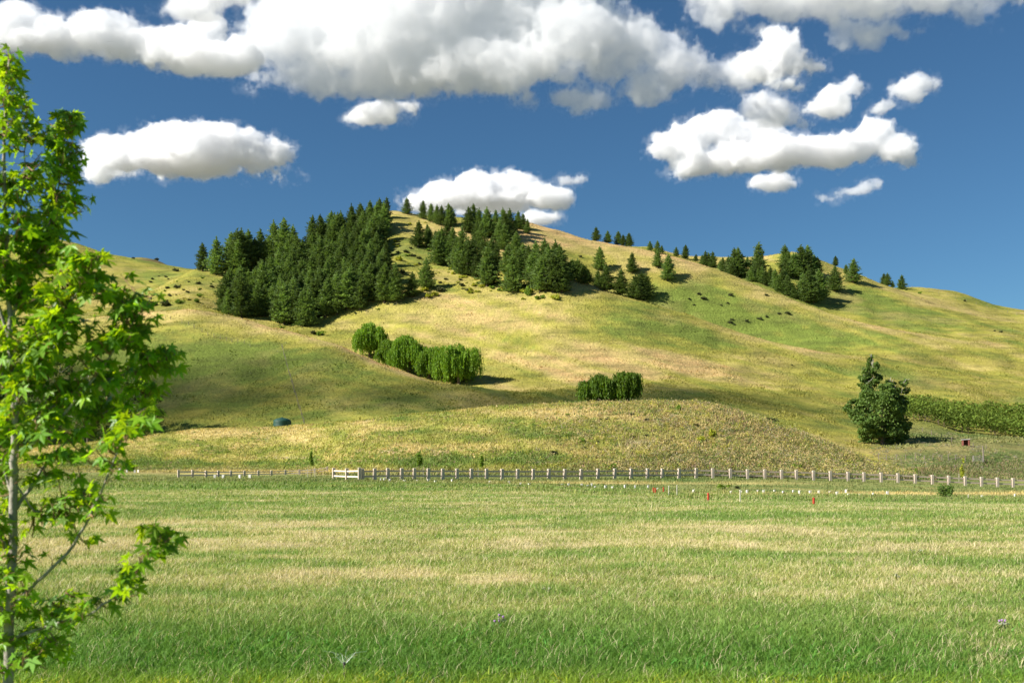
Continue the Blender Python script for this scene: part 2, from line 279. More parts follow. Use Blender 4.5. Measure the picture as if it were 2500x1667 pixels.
for cx, cy, rx, ry, am in ((1150, 790, 170, 35, .45), (1450, 850, 180, 30, .35), (1680, 880, 220, 22, .35), (1050, 740, 120, 25, .25), (1650, 720, 130, 50, -.4), (1850, 770, 170, 40, -.4),
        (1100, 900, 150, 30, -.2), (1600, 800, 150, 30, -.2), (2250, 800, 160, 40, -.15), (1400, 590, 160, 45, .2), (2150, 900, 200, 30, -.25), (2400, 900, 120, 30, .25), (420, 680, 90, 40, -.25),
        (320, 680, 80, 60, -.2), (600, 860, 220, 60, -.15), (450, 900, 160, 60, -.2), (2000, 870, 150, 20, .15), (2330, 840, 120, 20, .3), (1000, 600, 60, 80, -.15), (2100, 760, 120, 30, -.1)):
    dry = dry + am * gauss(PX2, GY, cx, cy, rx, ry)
ua = PX2 + .0; va = GY - .30 * PX2; strk = fb(ua / 170, va / 13, 4, .55, off=21); va2 = GY + .35 * PX2; strk2 = fb(ua / 150, va2 / 12, 4, .55, off=27)
wl = 1 / (1 + np.exp((PX2 - 950) / 60)) * (GY > 740) ; dry = dry + .55 * strk * (1 - .6 * wl) + .25 * strk2 * wl
sg_ = lambda v, s: 1 / (1 + np.exp(-v / s))
def band(t0, t1, x0, x1, am): return am * sg_(TT - t0, .12) * sg_(t1 - TT, .12) * sg_(PX2 - x0, 25) * sg_(x1 - PX2, 60)
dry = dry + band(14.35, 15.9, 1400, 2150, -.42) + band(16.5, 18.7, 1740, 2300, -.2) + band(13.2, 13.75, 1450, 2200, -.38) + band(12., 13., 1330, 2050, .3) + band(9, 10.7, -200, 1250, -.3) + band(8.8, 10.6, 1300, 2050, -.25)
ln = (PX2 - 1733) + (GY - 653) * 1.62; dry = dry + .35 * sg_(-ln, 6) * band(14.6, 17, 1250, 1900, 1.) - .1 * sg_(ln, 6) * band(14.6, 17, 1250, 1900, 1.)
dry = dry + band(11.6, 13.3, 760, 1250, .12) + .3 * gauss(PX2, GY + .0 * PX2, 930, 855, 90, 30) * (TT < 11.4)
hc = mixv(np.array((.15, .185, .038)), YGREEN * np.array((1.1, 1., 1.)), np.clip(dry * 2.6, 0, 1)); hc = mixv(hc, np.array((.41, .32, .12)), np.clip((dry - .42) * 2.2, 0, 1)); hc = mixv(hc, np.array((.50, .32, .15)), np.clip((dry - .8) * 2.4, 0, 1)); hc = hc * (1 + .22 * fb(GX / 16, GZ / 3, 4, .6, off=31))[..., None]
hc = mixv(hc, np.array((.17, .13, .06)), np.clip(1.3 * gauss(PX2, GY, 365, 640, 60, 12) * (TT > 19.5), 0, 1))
hc = hc * np.array((1.02, 1.05, .98))
# mound: straw above, weeds and bare soil on its eastern flank
md = .45 + .85 * fb(GX / 9 + GZ / 4, GD / 30 + GZ / 2.2, 5, .62, off=5)
md += .3 * gauss(PX2, GY, 1450, 1010, 300, 22) + .25 * gauss(PX2, GY, 600, 1055, 300, 12) - .35 * gauss(PX2, GY, 1150, 1125, 500, 12) - .5 * gauss(PX2, GY, 600, 1132, 350, 8)
mc = mixv(np.array((.13, .19, .035)), YGREEN * 1.15, np.clip(md * 2.4, 0, 1)); mc = mixv(mc, STRAW * 1.05, np.clip((md - .4) * 2.4, 0, 1))
br = np.clip((PX2 - 1500) / 300, 0, 1) * .45; mc = mixv(mc, np.array((.42, .32, .15)), br); bt = np.clip((GY - np.interp(px, [1400, 1600, 2000, 2200], [1120, 1095, 1100, 1140])[None]) / 25, 0, 1) * (PX2 > 1380); mc = mixv(mc, np.array((.20, .20, .07)), bt * .6)
soil = gauss(PX2, GY, 1545, 1085, 45, 20) + gauss(PX2, GY, 1650, 1015, 45, 8) + .8 * gauss(PX2, GY, 1000, 1103, 150, 4) + .8 * gauss(PX2, GY, 700, 1117, 90, 3)
soil = np.clip((soil + .9 * fb(GX / 4, GZ / 1.2, 4, .65) - .45) * 2, 0, .8); mc = mixv(mc, SOIL, soil)
mc = mc * 1.02
fg = field_green(GX, np.maximum(GD, 3.)); fc = field_col(fg, GX, GD) * .8
# strip between field and fence, drive and meadow
sg = .8 + .35 * fb(GX / 9, GD / 2.2, 4, off=8) - .9 * gauss(PX2, GY, 2300, 1205, 500, 4) - .7 * gauss(PX2, GY, 1500, 1180, 400, 3) - .9 * gauss(PX2, GY, 700, 1152, 420, 5)
scol = mixv(STRAW * 1.05, np.array((.10, .165, .04)), np.clip(sg, 0, 1))
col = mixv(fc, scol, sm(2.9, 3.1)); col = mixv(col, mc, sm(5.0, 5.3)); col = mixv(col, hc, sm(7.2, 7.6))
mead = (PX2 > 2020) * sm(5, 5.4) * (1 - sm(9.5, 10.5)) * np.clip((PX2 - 2150) / 60, 0, 1)
mg = .75 + .5 * fb(GX / 14, GD / 14, 4, off=6) - .5 * gauss(PX2, GY, 2330, 1100, 60, 12); col = mixv(col, mixv(STRAW * .8, np.array((.12, .17, .045)), np.clip(mg, 0, 1)), np.clip(mead, 0, 1))
GCOL = col
def strip(name, r0, r1, mat):
    n, m = r1 - r0 + 1, len(px); V = np.stack([GX[r0:r1 + 1], GD[r0:r1 + 1], GZ[r0:r1 + 1]], -1)
    i = np.arange((n - 1) * m).reshape(n - 1, m)[:, :-1].ravel()
    return tag(link(name, npmesh(name, V, np.stack([i, i + 1, i + m + 1, i + m], 1), mat, col=GCOL[r0:r1 + 1].reshape(-1, 3), smooth=True)), kind='structure')
gm_field = groundmat('field_soil', .5, .6, .05, False, 9.); gm_mound = groundmat('mound_turf', .6, 1., .5, True, 2.2); gm_hill = groundmat('hill_turf', .16, .8, 1.2, True, .9, .6)
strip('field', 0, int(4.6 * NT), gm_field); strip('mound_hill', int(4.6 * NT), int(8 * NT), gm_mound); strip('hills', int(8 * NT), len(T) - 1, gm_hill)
a = np.arange(64) / 64 * 2 * np.pi
tag(link('ground', npmesh('ground', np.concatenate([np.stack([np.cos(a) * 6000, np.sin(a) * 6000, a * 0 - 6], 1), [[0, 0, -6]]]), np.stack([np.arange(64), (np.arange(64) + 1) % 64, np.full(64, 64)], 1), simple('distant_plain', (.15, .145, .10), .95, .2, .01, 0))), kind='structure')
# turf behind and around the viewer, a little under the field sheet
tag(link('lawn', npmesh('lawn', [(-60, -80, -.12), (60, -80, -.12), (60, 16, -.12), (-60, 16, -.12)], np.array([[0, 1, 2, 3]]), gm_field, col=GREEN)), kind='structure')
# ------------------------------------------------------------------ vegetation builders
M_pine = leafmat('pine_needles', (.155, .22, .068), .35, (1.2, 1.3, .5), .75, .15, .8)
M_bark = simple('bark', (.13, .095, .07), .9, .3, 2.)
M_greybark = simple('grey_bark', (.30, .27, .22), .85, .25, 30., .5)
M_deadwood = simple('bleached_wood', (.36, .33, .28), .9, .2, 5.)
M_willow = leafmat('willow_leaves', (.165, .29, .022), .4, (1.4, 1.3, .4), .6, .25, .15)
M_darkleaf = leafmat('broad_leaves', (.10, .165, .028), .25, (1.4, 1.4, .5), .6, .25, .2)
M_shrubdark = leafmat('scrub_leaves', (.075, .088, .035), .15, None, .8, .1, .6)
M_shrubgreen = leafmat('bush_leaves', (.17, .27, .03), .3, None, .7, .2, .3)
M_shrubyellow = leafmat('broom_leaves', (.33, .36, .035), .3, None, .7, .2, .2)
M_orchard = leafmat('orchard_leaves', (.105, .155, .018), .2, None, .7, .2, .2)
def cards(P, size, rng, droop=0., aspect=1.):
    """leaf-sized faces at points P: two triangles bent along the middle"""
    n = len(P); a = rng.normal(size=(n, 3)); a[:, 2] -= droop; a /= np.linalg.norm(a, axis=1)[:, None]
    b = np.cross(a, rng.normal(size=(n, 3))); b /= np.linalg.norm(b, axis=1)[:, None]; c = np.cross(a, b)
    s = (size * rng.uniform(.6, 1.4, n))[:, None]
    V = np.stack([P - a * s * aspect, P + b * s * .5 + c * s * .15, P + a * s * aspect, P - b * s * .5 + c * s * .15], 1).reshape(-1, 3)
    i = np.arange(n)[:, None] * 4
    return V, np.concatenate([i + np.array([[0, 1, 2]]), i + np.array([[0, 2, 3]])])
def blobpts(blobs, n, rng, shell=.55):
    B = np.array(blobs, float); wgt = (B[:, 3] * B[:, 4] * B[:, 5]) ** (2 / 3); k = rng.choice(len(B), n, p=wgt / wgt.sum())
    d = rng.normal(size=(n, 3)); d /= np.linalg.norm(d, axis=1)[:, None]; r = rng.uniform(shell, 1.05, n)[:, None]
    return B[k, :3] + d * r * B[k, 3:6]
def tints(V, k, rng, cell=1.2, amp=.35, warm=.1):
    P = V[::k]; t = 1 + amp * fb(P[:, 0] / cell + P[:, 1] * .37, P[:, 2] / cell + P[:, 1] / cell, 3) + rng.uniform(-.2, .2, len(P))
    wv = rng.uniform(-warm, warm, len(P)); c = np.stack([t * (1 + wv), t, t * (1 - wv)], 1); return np.repeat(np.clip(c, .2, 2), k, 0)
def leafmesh(name, P, size, mat, rng, cell=1.2, droop=0., aspect=1., amp=.35):
    V, Q = cards(P, size, rng, droop, aspect); return npmesh(name, V, Q, mat, col=tints(V, 4, rng, cell, amp))
def pine_data(seed, rw=.2, base=.06, pw=.7, H=14.):
    rng = np.random.default_rng(seed); P = []; dirs = []; z = base * H; mb = MB()
    mb.tube([(0, 0, -1.), (0, 0, H * .3), (.1, 0, H * .7), (0, 0, H * .97)], [.24, .18, .1, .03], 6)
    while z < H * .97:
        u = z / H; r = rw * H * (1 - u) ** pw * (.55 + .45 * min(1, (u - base) / .12 + .4)) * rng.uniform(.75, 1.12)
        nb = 8 if u < .7 else 6; a0 = rng.uniform(0, 6.3)
        for j in range(nb):
            az = a0 + j * 6.283 / nb + rng.normal() * .2; L = r * rng.choice([rng.uniform(.5, .8), rng.uniform(.8, 1.35)], p=[.4, .6]) + .12; up = .15 + .45 * u + rng.normal() * .08
            mb.tube([(0, 0, z), (math.cos(az) * L * .9, math.sin(az) * L * .9, z + L * up * .8)], [.05, .015], 3) if rng.random() < .3 else None
            for s in np.arange(.25, 1.02, max(.12, .42 / max(L, .5))):
                side = rng.normal() * .12 * L
                c = np.array([math.cos(az) * L * s - math.sin(az) * side, math.sin(az) * L * s + math.cos(az) * side, z + L * s * up * (.6 + .5 * s) - .1 * s])
                for q in range(5):
                    P.append(c + rng.normal(size=3) * .16); dirs.append((math.cos(az) + rng.normal() * .7, math.sin(az) + rng.normal() * .7, .75 + rng.normal() * .45))
        z += H * rng.uniform(.032, .05)
    for k in range(26): P.append(np.array([rng.normal() * .06, rng.normal() * .06, H * (.93 + .11 * rng.random())])); dirs.append((rng.normal() * .4, rng.normal() * .4, 1))
    P = np.array(P); A = np.array(dirs); A /= np.linalg.norm(A, axis=1)[:, None]; n = len(P)
    B = np.cross(A, rng.normal(size=(n, 3))); B /= np.linalg.norm(B, axis=1)[:, None]; C = np.cross(A, B)
    s = rng.uniform(.3, .62, n)[:, None]
    V = np.stack([P - B * s * .3, P + B * s * .3, P + A * s * 1.25 + C * s * .1, P - C * s * .3, P + C * s * .3, P + A * s * 1.1 - B * s * .1], 1).reshape(-1, 3); i = np.arange(n)[:, None] * 6
    crown = npmesh('crown', V, np.concatenate([i + np.array([[0, 1, 2]]), i + np.array([[3, 4, 5]])]), M_pine, col=tints(V, 6, rng, 1.6, .3, .08))
    return crown, mb.mesh('trunk', M_bark)
PINES = [pine_data(100 + i, rw, ba, pw) for i, (rw, ba, pw) in enumerate([(.23, .05, .75), (.26, .04, .85), (.21, .08, .68), (.28, .03, .95), (.24, .06, .8), (.26, .05, .9), (.3, .02, .7), (.2, .06, .75)])]
rp = random.Random(5)
def pine(x, y, h, label, group, tmin=8.5, var=None, wide=1.):
    p = spot(x, y, tmin); s = h * p.y / F / 14.
    k = rp.randrange(6) if var is None else var; wide = min(wide * (1.12 if 'packed' in label else 1.38), 1.75); s *= 1.05; o = empty('pine_tree', p, rp.uniform(0, 6.28), (s * wide, s * wide, s))
    o.rotation_euler = (rp.gauss(0, .025), rp.gauss(0, .025), o.rotation_euler[2])
    tag(o, label, 'pine tree', group); link('trunk', PINES[k][1], o); link('crown', PINES[k][0], o); return o
# dense plantation on the left shoulder of the main hill
POLY = [(543, 752), (575, 766), (640, 790), (735, 803), (790, 788), (850, 768), (930, 748), (966, 738), (952, 700), (942, 650), (930, 610), (948, 575), (955, 550), (940, 527), (905, 545), (860, 558), (800, 588), (740, 622), (694, 655), (690, 692), (655, 690), (630, 720), (570, 730)]
def inside(x, y, P):
    c = False; n = len(P)
    for i in range(n):
        (x0, y0), (x1, y1) = P[i], P[i - 1]
        if (y0 > y) != (y1 > y) and x < (x1 - x0) * (y - y0) / (y1 - y0) + x0: c = not c
    return c
cnt = 0; yy = 524.
while yy < 806:
    xx = 540 + (int(yy) % 2) * 9
    while xx < 975:
        jx, jy = xx + rp.uniform(-8, 8), yy + rp.uniform(-7, 7)
        if inside(jx, jy, POLY):
            pine(jx, jy, float(np.interp(jy, [524, 560, 620, 800], [40, 60, 70, 84])) * rp.uniform(.8, 1.15), 'dark green pine packed into the dense plantation on the steep hillside', 'pines of the dense hillside plantation', 12.5, wide=rp.uniform(1.05, 1.35)); cnt += 1
        xx += 20
    yy += 18
print('plantation', cnt)
# trees on their own or in small groups: (x, top, foot) in photo pixels
def z4(u, a, b): return (400 + u / 3.92, 450 + a / 3.92, 450 + b / 3.92)
def z5(u, a, b): return (900 + u / 3.92, 450 + a / 3.92, 450 + b / 3.92)
def z6(u, a, b): return (1350 + u / 3.92, 500 + a / 3.92, 500 + b / 3.92)
def z7(u, a, b): return (1900 + u / 3.92, 550 + a / 3.92, 550 + b / 3.92)
def grp(f, L, label, group, tmin=12.5, **k):
    for q in L:
        x, a, b = f(*q[:3]); pine(x, b, b - a, q[3] if len(q) > 3 else label, group, tmin, **k)
grp(z4, [(370, 585, 835, 'lone dark pine on the skyline at the western tip of the plantation ridge'), (505, 537, 870, 'tall ragged pine second from the western end of the plantation ridge')], '', 'pines of the dense hillside plantation')
grp(z4, [(640, 500, 850), (690, 475, 880), (735, 470, 860), (770, 505, 800), (710, 560, 885), (835, 480, 840), (870, 560, 845), (920, 465, 820), (1050, 378, 735), (1150, 365, 740), (1230, 425, 720), (1100, 450, 700), (955, 600, 770), (1000, 520, 740)],
    'pine in the skyline row west of the dense plantation', 'pines of the ridge row west of the plantation')
grp(z4, [(575, 900, 1230), (620, 1010, 1250), (700, 880, 1250), (745, 900, 1280), (560, 1020, 1215), (955, 770, 1150), (1000, 850, 1200)], 'pine at the lower western corner of the plantation above the pale ridge', 'pines of the dense hillside plantation', var=0)
grp(z4, [(2110, 810, 1160), (2190, 880, 1130), (2070, 570, 740)], 'bushy pine on the eastern edge of the plantation', 'pines of the dense hillside plantation', wide=1.15)
grp(z5, [(370, 140, 290, 'lone bushy pine on the bare summit against the white cloud'), (475, 370, 605, 'lone pine on the open slope below the bare summit'), (550, 735, 1000, 'slim full pine standing alone on the scrubby spur'), (415, 870, 1095, 'short dark pine just left of the slim pine on the scrubby spur')], '', 'pines standing alone on the hill', wide=1.1)
grp(z5, [(518, 170, 335), (595, 205, 370), (655, 220, 390), (700, 230, 410), (770, 205, 410), (800, 240, 400), (560, 420, 590), (590, 440, 610), (640, 470, 640), (655, 470, 770), (700, 440, 700), (760, 370, 600), (800, 430, 640),
    (760, 560, 780), (850, 530, 830), (900, 450, 860), (940, 560, 880), (990, 540, 870), (1040, 380, 600), (1080, 400, 640), (1180, 530, 800), (1220, 600, 820), (1130, 620, 980), (1180, 700, 960), (1080, 560, 800), (960, 620, 760), (700, 560, 760), (860, 620, 850),
    (1030, 700, 900), (680, 640, 780)],
    'pine in the middle clump on the ridge east of the bare summit', 'pines of the middle clump')
grp(z5, [(945, 250, 480), (1010, 225, 470), (1060, 270, 500), (1125, 255, 520), (1150, 300, 520), (1215, 270, 430), (1290, 265, 480), (1350, 270, 520), (1250, 380, 620), (1300, 400, 640), (1400, 350, 470), (1430, 280, 440), (1480, 300, 450), (1320, 300, 560), (1230, 420, 560)],
    'pine in the skyline clump on the crest behind the middle clump', 'pines of the crest clump')
grp(z5, [(1515, 355, 485, 'small dark pine at the eastern end of the crest clump')], '', 'pines of the crest clump')
grp(z5, [(1410, 470, 700), (1330, 600, 860), (1380, 720, 1060), (1480, 580, 780), (1520, 600, 800), (1440, 640, 900), (1600, 570, 860), (1680, 560, 900), (1700, 700, 1030), (1640, 740, 1060), (1790, 570, 900), (1830, 610, 980), (1760, 700, 1050), (1850, 760, 1045), (1600, 760, 1000), (1560, 700, 950), (1720, 620, 960)],
    'pine in the lower clump above the yellow bushes', 'pines of the lower clump', wide=1.1)
grp(z5, [(1950, 730, 900), (2000, 740, 925), (2060, 780, 950), (1920, 760, 905), (2095, 830, 955)], 'low bushy pine in the short row right of the lower clump', 'low pines on the spur crest', wide=1.5, var=6)
grp(z6, [(430, 640, 790, 'broad low pine on the spur with spiky branches'), (505, 600, 830, 'broad spiky pine beside the fence on the spur'), (650, 635, 870, 'slender pine between two broad pines on the spur')], '', 'pines along the spur crest', wide=1.25)
grp(z6, [(790, 690, 905), (850, 670, 915), (890, 690, 912)], 'full dark pine of the tight trio at the foot of the spur row', 'pines along the spur crest', wide=1.15, var=6)
grp(z6, [(447, 425, 630, 'neat conical pine on the open slope, westernmost of the scattered four'), (757, 478, 660, 'small conical pine on the open slope east of the neat conical one'),
    (1000, 450, 610, 'dark pine on the open slope just under the skyline pine pair'), (1097, 510, 742, 'tiered pine standing on a bare patch near the slope boundary')], '', 'pines standing alone on the hill', wide=1.15)
grp(z6, [(413, 212, 338, 'westernmost and tallest of five pines in a row on the skyline'), (525, 245, 355, 'roundest of five pines in a row on the skyline, second from the west'), (622, 248, 370, 'slim middle pine of five in a row on the skyline'),
    (672, 278, 378, 'fourth pine from the west of five in a row on the skyline'), (727, 272, 393, 'eastern end pine of five in a row on the skyline')], '', 'five pines in a row on the skyline', wide=1.3)
grp(z6, [(930, 355, 440, 'small pine just west of the wider skyline pine'), (1000, 358, 468, 'wider pine on the skyline above the open slope'), (1040, 395, 465, 'short pine leaning on the wider skyline pine'), (1178, 412, 496, 'small thin pine on the crest, first east of the skyline pair'),
    (1268, 392, 520, 'dark narrow pine on the crest near the boundary fence'), (1365, 480, 545, 'low squat pine on the crest above the slope boundary')], '', 'pines standing along the descending crest', wide=1.15)
grp(z6, [(1455, 452, 590), (1490, 470, 595), (1530, 458, 605), (1430, 490, 575), (1630, 515, 640), (1680, 505, 660), (1740, 440, 690), (1770, 435, 690), (1800, 490, 680), (1600, 540, 620), (1720, 560, 700), (1860, 510, 605), (1945, 388, 690), (1930, 560, 720), (1980, 520, 740), (2000, 600, 760),
    (2080, 615, 790), (2140, 640, 820), (2200, 640, 850), (2240, 690, 870), (2300, 760, 890), (1900, 600, 740), (2040, 640, 780), (2170, 690, 840), (1960, 620, 740), (2110, 660, 800)],
    'pine in the long clump growing behind the second spur crest', 'pines of the long clump behind the spur', tmin=16.6, wide=1.1)
grp(z6, [(2215, 408, 620), (2260, 480, 640), (2320, 480, 700)], 'pine in the clump under the rounded far hilltop', 'pines of the far hilltop clump', tmin=17, wide=1.15)
grp(z7, [(65, 320, 500), (145, 285, 505), (225, 215, 510), (280, 220, 500), (345, 300, 490), (370, 330, 490), (200, 380, 515), (310, 380, 500)], 'pine in the clump under the rounded far hilltop', 'pines of the far hilltop clump', tmin=17, wide=1.2)
grp(z7, [(290, 450, 740), (240, 480, 715), (340, 520, 745), (395, 450, 720), (430, 540, 710), (60, 450, 650), (20, 470, 640), (110, 560, 680), (160, 600, 700), (270, 560, 745)], 'pine in the lower clump below the far hilltop', 'pines below the far hilltop', tmin=16.7, wide=1.15)
grp(z7, [(550, 297, 390, 'small rounded pine on the descending far skyline'), (650, 388, 475, 'little pine close beside the tall skyline pine'), (715, 345, 560, 'tall tapered pine on the far eastern slope'), (540, 425, 645, 'knobbly pine on the far slope below the small rounded one'),
    (1010, 460, 560, 'western half of the double pine low on the far skyline'), (1045, 455, 570, 'eastern half of the double pine low on the far skyline'), (1095, 520, 577, 'stunted pine at the foot of the far double pine'), (1180, 485, 612, 'last pine toward the bare eastern end of the skyline'), (1222, 598, 624, 'tiny seedling pine at the eastern end of the skyline')], '', 'pines on the far eastern skyline', tmin=16.7, wide=1.25)
# ---------------- willows
def willow(x, y, wpx, hpx, seed, label, group, tmin=8.5, parts=5, tone=1.):
    p = spot(x, y, tmin); k = p.y / F; W, H = wpx * k, hpx * k; rng = np.random.default_rng(seed); o = empty('willow_tree', p); tag(o, label, 'willow tree', group)
    mb = MB(); mb.tube([(0, 0, -1.5), (0, 0, H * .3), (W * .05, 0, H * .55)], [W * .05, W * .035, W * .02], 8)
    S = []
    B = [(rng.uniform(-.32, .32) * W, rng.uniform(-.3, .3) * W, H * rng.uniform(.55, .8), W * rng.uniform(.17, .28), W * rng.uniform(.17, .28), H * .2) for _ in range(parts)]
    B += [(rng.uniform(-.35, .35) * W, rng.uniform(-.35, .35) * W, H * rng.uniform(.3, .7), W * rng.uniform(.08, .14), W * rng.uniform(.08, .14), H * .12) for _ in range(10)]
    B += [(-.34 * W, 0, H * .45, W * .17, W * .2, H * .2), (.33 * W, 0, H * .5, W * .17, W * .2, H * .2), (0, 0, H * .78, W * .2, W * .2, H * .2)]
    for b in B: mb.tube([(0, 0, H * .25), (b[0] * .6, b[1] * .6, b[2] * .8), (b[0], b[1], b[2])], [W * .025, W * .015, .08], 5)
    ns = 230; kk = rng.integers(0, len(B), ns); P = []; tn = []
    for j in kk:
        b = B[j]; th = rng.uniform(0, 6.283); r = math.sqrt(rng.random()); cx, cy = math.cos(th) * r, math.sin(th) * r; tt = rng.uniform(.8, 1.2)
        q0 = np.array([b[0] + cx * b[3], b[1] + cy * b[4], b[2] + b[5] * math.sqrt(max(0, 1 - r * r)) * rng.uniform(.8, 1.05)]); L0 = q0[2] * rng.uniform(.5, 1.) * (.4 + .6 * r)
        for _ in range(11):
            L = L0 * rng.uniform(.45, 1.05); q = q0 + rng.normal(size=3) * np.array([.5, .5, .25]); n = int(L / .38) + 1
            for i in range(n): P.append(q + np.array([cx * .6 * min(1, i * .12), cy * .6 * min(1, i * .12), -i * .38]) + rng.normal(size=3) * .1); tn.append(tt)
    top = blobpts(B, 2600, rng, .55); P = np.concatenate([np.array(P), top]); tn = np.array(tn + [1.05] * len(top)); k_ = P[:, 2] > .1; P, tn = P[k_], tn[k_]
    V, Q = cards(P, .32, rng, 2.2, 1.1); c = tints(V, 4, rng, 2., .25) * tone; c *= np.repeat(tn, 4)[:, None]
    link('crown', npmesh('crown', V, Q, M_willow, col=c), o); mb.build('trunk', M_bark, o); return o
willow(903, 872, 88, 84, 1, 'rounded willow highest up the gully, partly behind the pale ridge', 'willows in the gully', 11.7)
willow(944, 892, 50, 62, 5, 'small dark willow wedged behind its taller neighbours in the gully', 'willows in the gully', 11.7, tone=.7)
willow(996, 915, 100, 95, 2, 'bright yellow-green willow in the middle of the gully row', 'willows in the gully', 11.7, tone=1.1)
willow(1048, 925, 62, 78, 4, 'low willow filling the gap before the large gully willow', 'willows in the gully', 11.7, tone=.9)
willow(1120, 940, 108, 98, 3, 'large square-topped willow at the lower end of the gully row', 'willows in the gully', 11.5)
willow(1462, 986, 84, 72, 6, 'smaller ragged willow behind the mound crest, left of the pair', 'willows behind the mound', 8.0, tone=.6)
willow(1522, 985, 74, 76, 7, 'full dark willow behind the mound crest, right of the pair', 'willows behind the mound', 8.0, tone=.55)
# ---------------- broad trees
def leafy(name, p, W, H, blobs, n, size, mat, seed, label, cat, group=None, trunk=True, bark=None, droop=0., shell=.5, cell=1.5, lean=0, low=0.3, bare=0):
    rng = np.random.default_rng(seed); o = empty(name, p); tag(o, label, cat, group)
    B = [(b[0] * W, (b[3] if len(b) > 3 else rng.uniform(-.2, .2)) * W, b[1] * H, b[2] * W, b[2] * W, b[2] * W * rng.uniform(.8, 1.15)) for b in blobs]
    SB = []
    for q in B:
        for _ in range(9):
            dv = rng.normal(size=3); dv /= np.linalg.norm(dv); f_ = rng.uniform(.24, .46); SB.append((q[0] + dv[0] * q[3] * .85, q[1] + dv[1] * q[4] * .85, q[2] + dv[2] * q[5] * .85, q[3] * f_, q[4] * f_, q[5] * f_ * .7))
    P = np.concatenate([blobpts(B, int(n * .15), rng, .2), blobpts(SB, int(n * .85), rng, .3)]); P = P[P[:, 2] > .6]; P = P + .25 * size * rng.normal(size=P.shape)
    link('crown' if trunk else 'foliage', leafmesh('crown', P, size, mat, rng, cell, droop), o)
    if trunk:
        mb = MB(); r = W * .035; mb.tube([(0, 0, -1), (0, 0, H * low), (0, 0, H * .6)], [r * 1.2, r, r * .4], 8)
        for b in B: mb.tube([(0, 0, H * low * .6), (b[0] * .5, b[1] * .5, (H * low + b[2]) / 2), (b[0], b[1], b[2])], [r * .6, r * .4, r * .12], 5)
        mb.build('trunk', bark or M_bark, o)
    if bare:
        for _ in range(bare):
            mb = MB(); b = B[rng.integers(0, len(B))]; q = np.array(b[:3]); d = rng.normal(size=3); d[2] = abs(d[2]) + .4; d /= np.linalg.norm(d); e = q + d * b[3] * rng.uniform(.9, 1.5)
            mb.tube([q, (q + e) / 2 + rng.normal(size=3) * .2, e], [.12, .07, .02], 4); mb.build('bare_branch', M_deadwood, o)
    return o
p = spot(2155, 1086, 8); k = p.y / F
leafy('broadleaf_tree', p, 168 * k, 168 * k, [(-.2, .1, .12), (.2, .08, .12), (0, .06, .12), (-.38, .42, .12), (.4, .3, .1), (-.28, .35, .18), (-.3, .52, .18), (-.15, .62, .2), (0, .72, .17), (.12, .6, .2), (.22, .4, .2), (.0, .3, .24), (-.05, .5, .25), (.28, .2, .14), (.1, .14, .16), (-.18, .2, .14), (.3, .62, .1), (.1, .8, .1)], 25000, .3, M_darkleaf, 21,
      'large dark green broadleaf tree by itself at the right beside the clipped orchard', 'tree', low=.12, bare=7)
p2 = spot(2142, 1084, 8) + Vector((0, 4, 0))
leafy('poplar_tree', p2, 66 * k, 228 * k, [(-.1, .45, .4), (.15, .5, .35), (0, .95, .09), (0, .9, .13), (.02, .84, .2), (-.05, .77, .26), (-.28, .74, .18), (-.25, .8, .12), (.1, .7, .3), (-.2, .66, .28), (0, .55, .35)], 9000, .26, M_darkleaf, 22,
      'narrow poplar spire with bare lower twigs rising behind the large dark tree', 'tree', low=.3, bare=45)
p3 = spot(2205, 1080, 8) + Vector((0, 5, 0))
leafy('sparse_tree', p3, 75 * k, 165 * k, [(-.1, .9, .17), (.25, .92, .16), (.0, .75, .25), (.33, .8, .13), (.1, .55, .2), (.3, .62, .12)], 2600, .26, M_darkleaf, 23,
      'thin grey half-bare tree leaning out right of the large dark tree', 'tree', low=.3, bark=M_deadwood, bare=40)
for i, (x, wd, top, lab) in enumerate([(118, 110, 785, 'tall dark poplar-like tree seen through the sapling leaves, furthest up the flat'), (30, 120, 850, 'dark tree at the left edge behind the sapling trunk'), (215, 95, 905, 'short dark tree in the middle of the shaded clump behind the sapling'), (330, 110, 880, 'dark scrubby tree with pale dead branches at the right end of the shaded clump'), (-90, 160, 800, 'broad dark tree outside the left end of the shaded clump')]):
    q = spot(x, 1100 if x < 250 else 1085, 7.6, 9); kk = q.y / F; H = (q.z - CZ + 0) ; h = (YH - top) * kk + CZ - q.z
    leafy('shade_tree', q, wd * kk, h, [(0, .85, .3), (-.1, .65, .38), (.2, .6, .35), (-.25, .4, .35), (.25, .35, .38), (0, .25, .4)], 9000, .3, M_darkleaf, 30 + i, lab, 'tree', 'dark trees behind the sapling', bare=30 if x > 200 else 8)
# orchard rows clipped to one height, seen as one mass
rng = np.random.default_rng(8); P = []; mbt = MB()
for r in range(8):
    xs = np.arange(2195 + r * 2, 3300, 2.2)
    for x in xs:
        dd = 263 + r * 6.2 + (max(0, 2400 - x) / 200) * 4
        g = float(ground(x, dd)[0]); h = 3.6 + .9 * n2(np.array([x / 9.]), np.array([r * 3.3]))[0] + .5 * n2(np.array([x / 3.]), np.array([r * 5.3]))[0]
        n = int((17 if x < 2600 else 8) * rng.uniform(.45, 1.3)); X0 = (x - 1250) / F * dd
        P.append(np.stack([X0 + rng.normal(size=n) * .5, dd + rng.normal(size=n) * .8, g + .7 + h * rng.uniform(0, 1, n) ** .75], 1))
        if rng.random() < .12: mbt.tube([(X0, dd, g - .3), (X0, dd, g + 1.6)], [.09, .07], 5)
P = np.concatenate(P); tag(link('orchard_foliage', leafmesh('orchard_foliage', P, .34, M_orchard, rng, 3.)), 'clipped rows of yellow-green orchard trees forming a dark-footed band', 'orchard', kind='stuff')
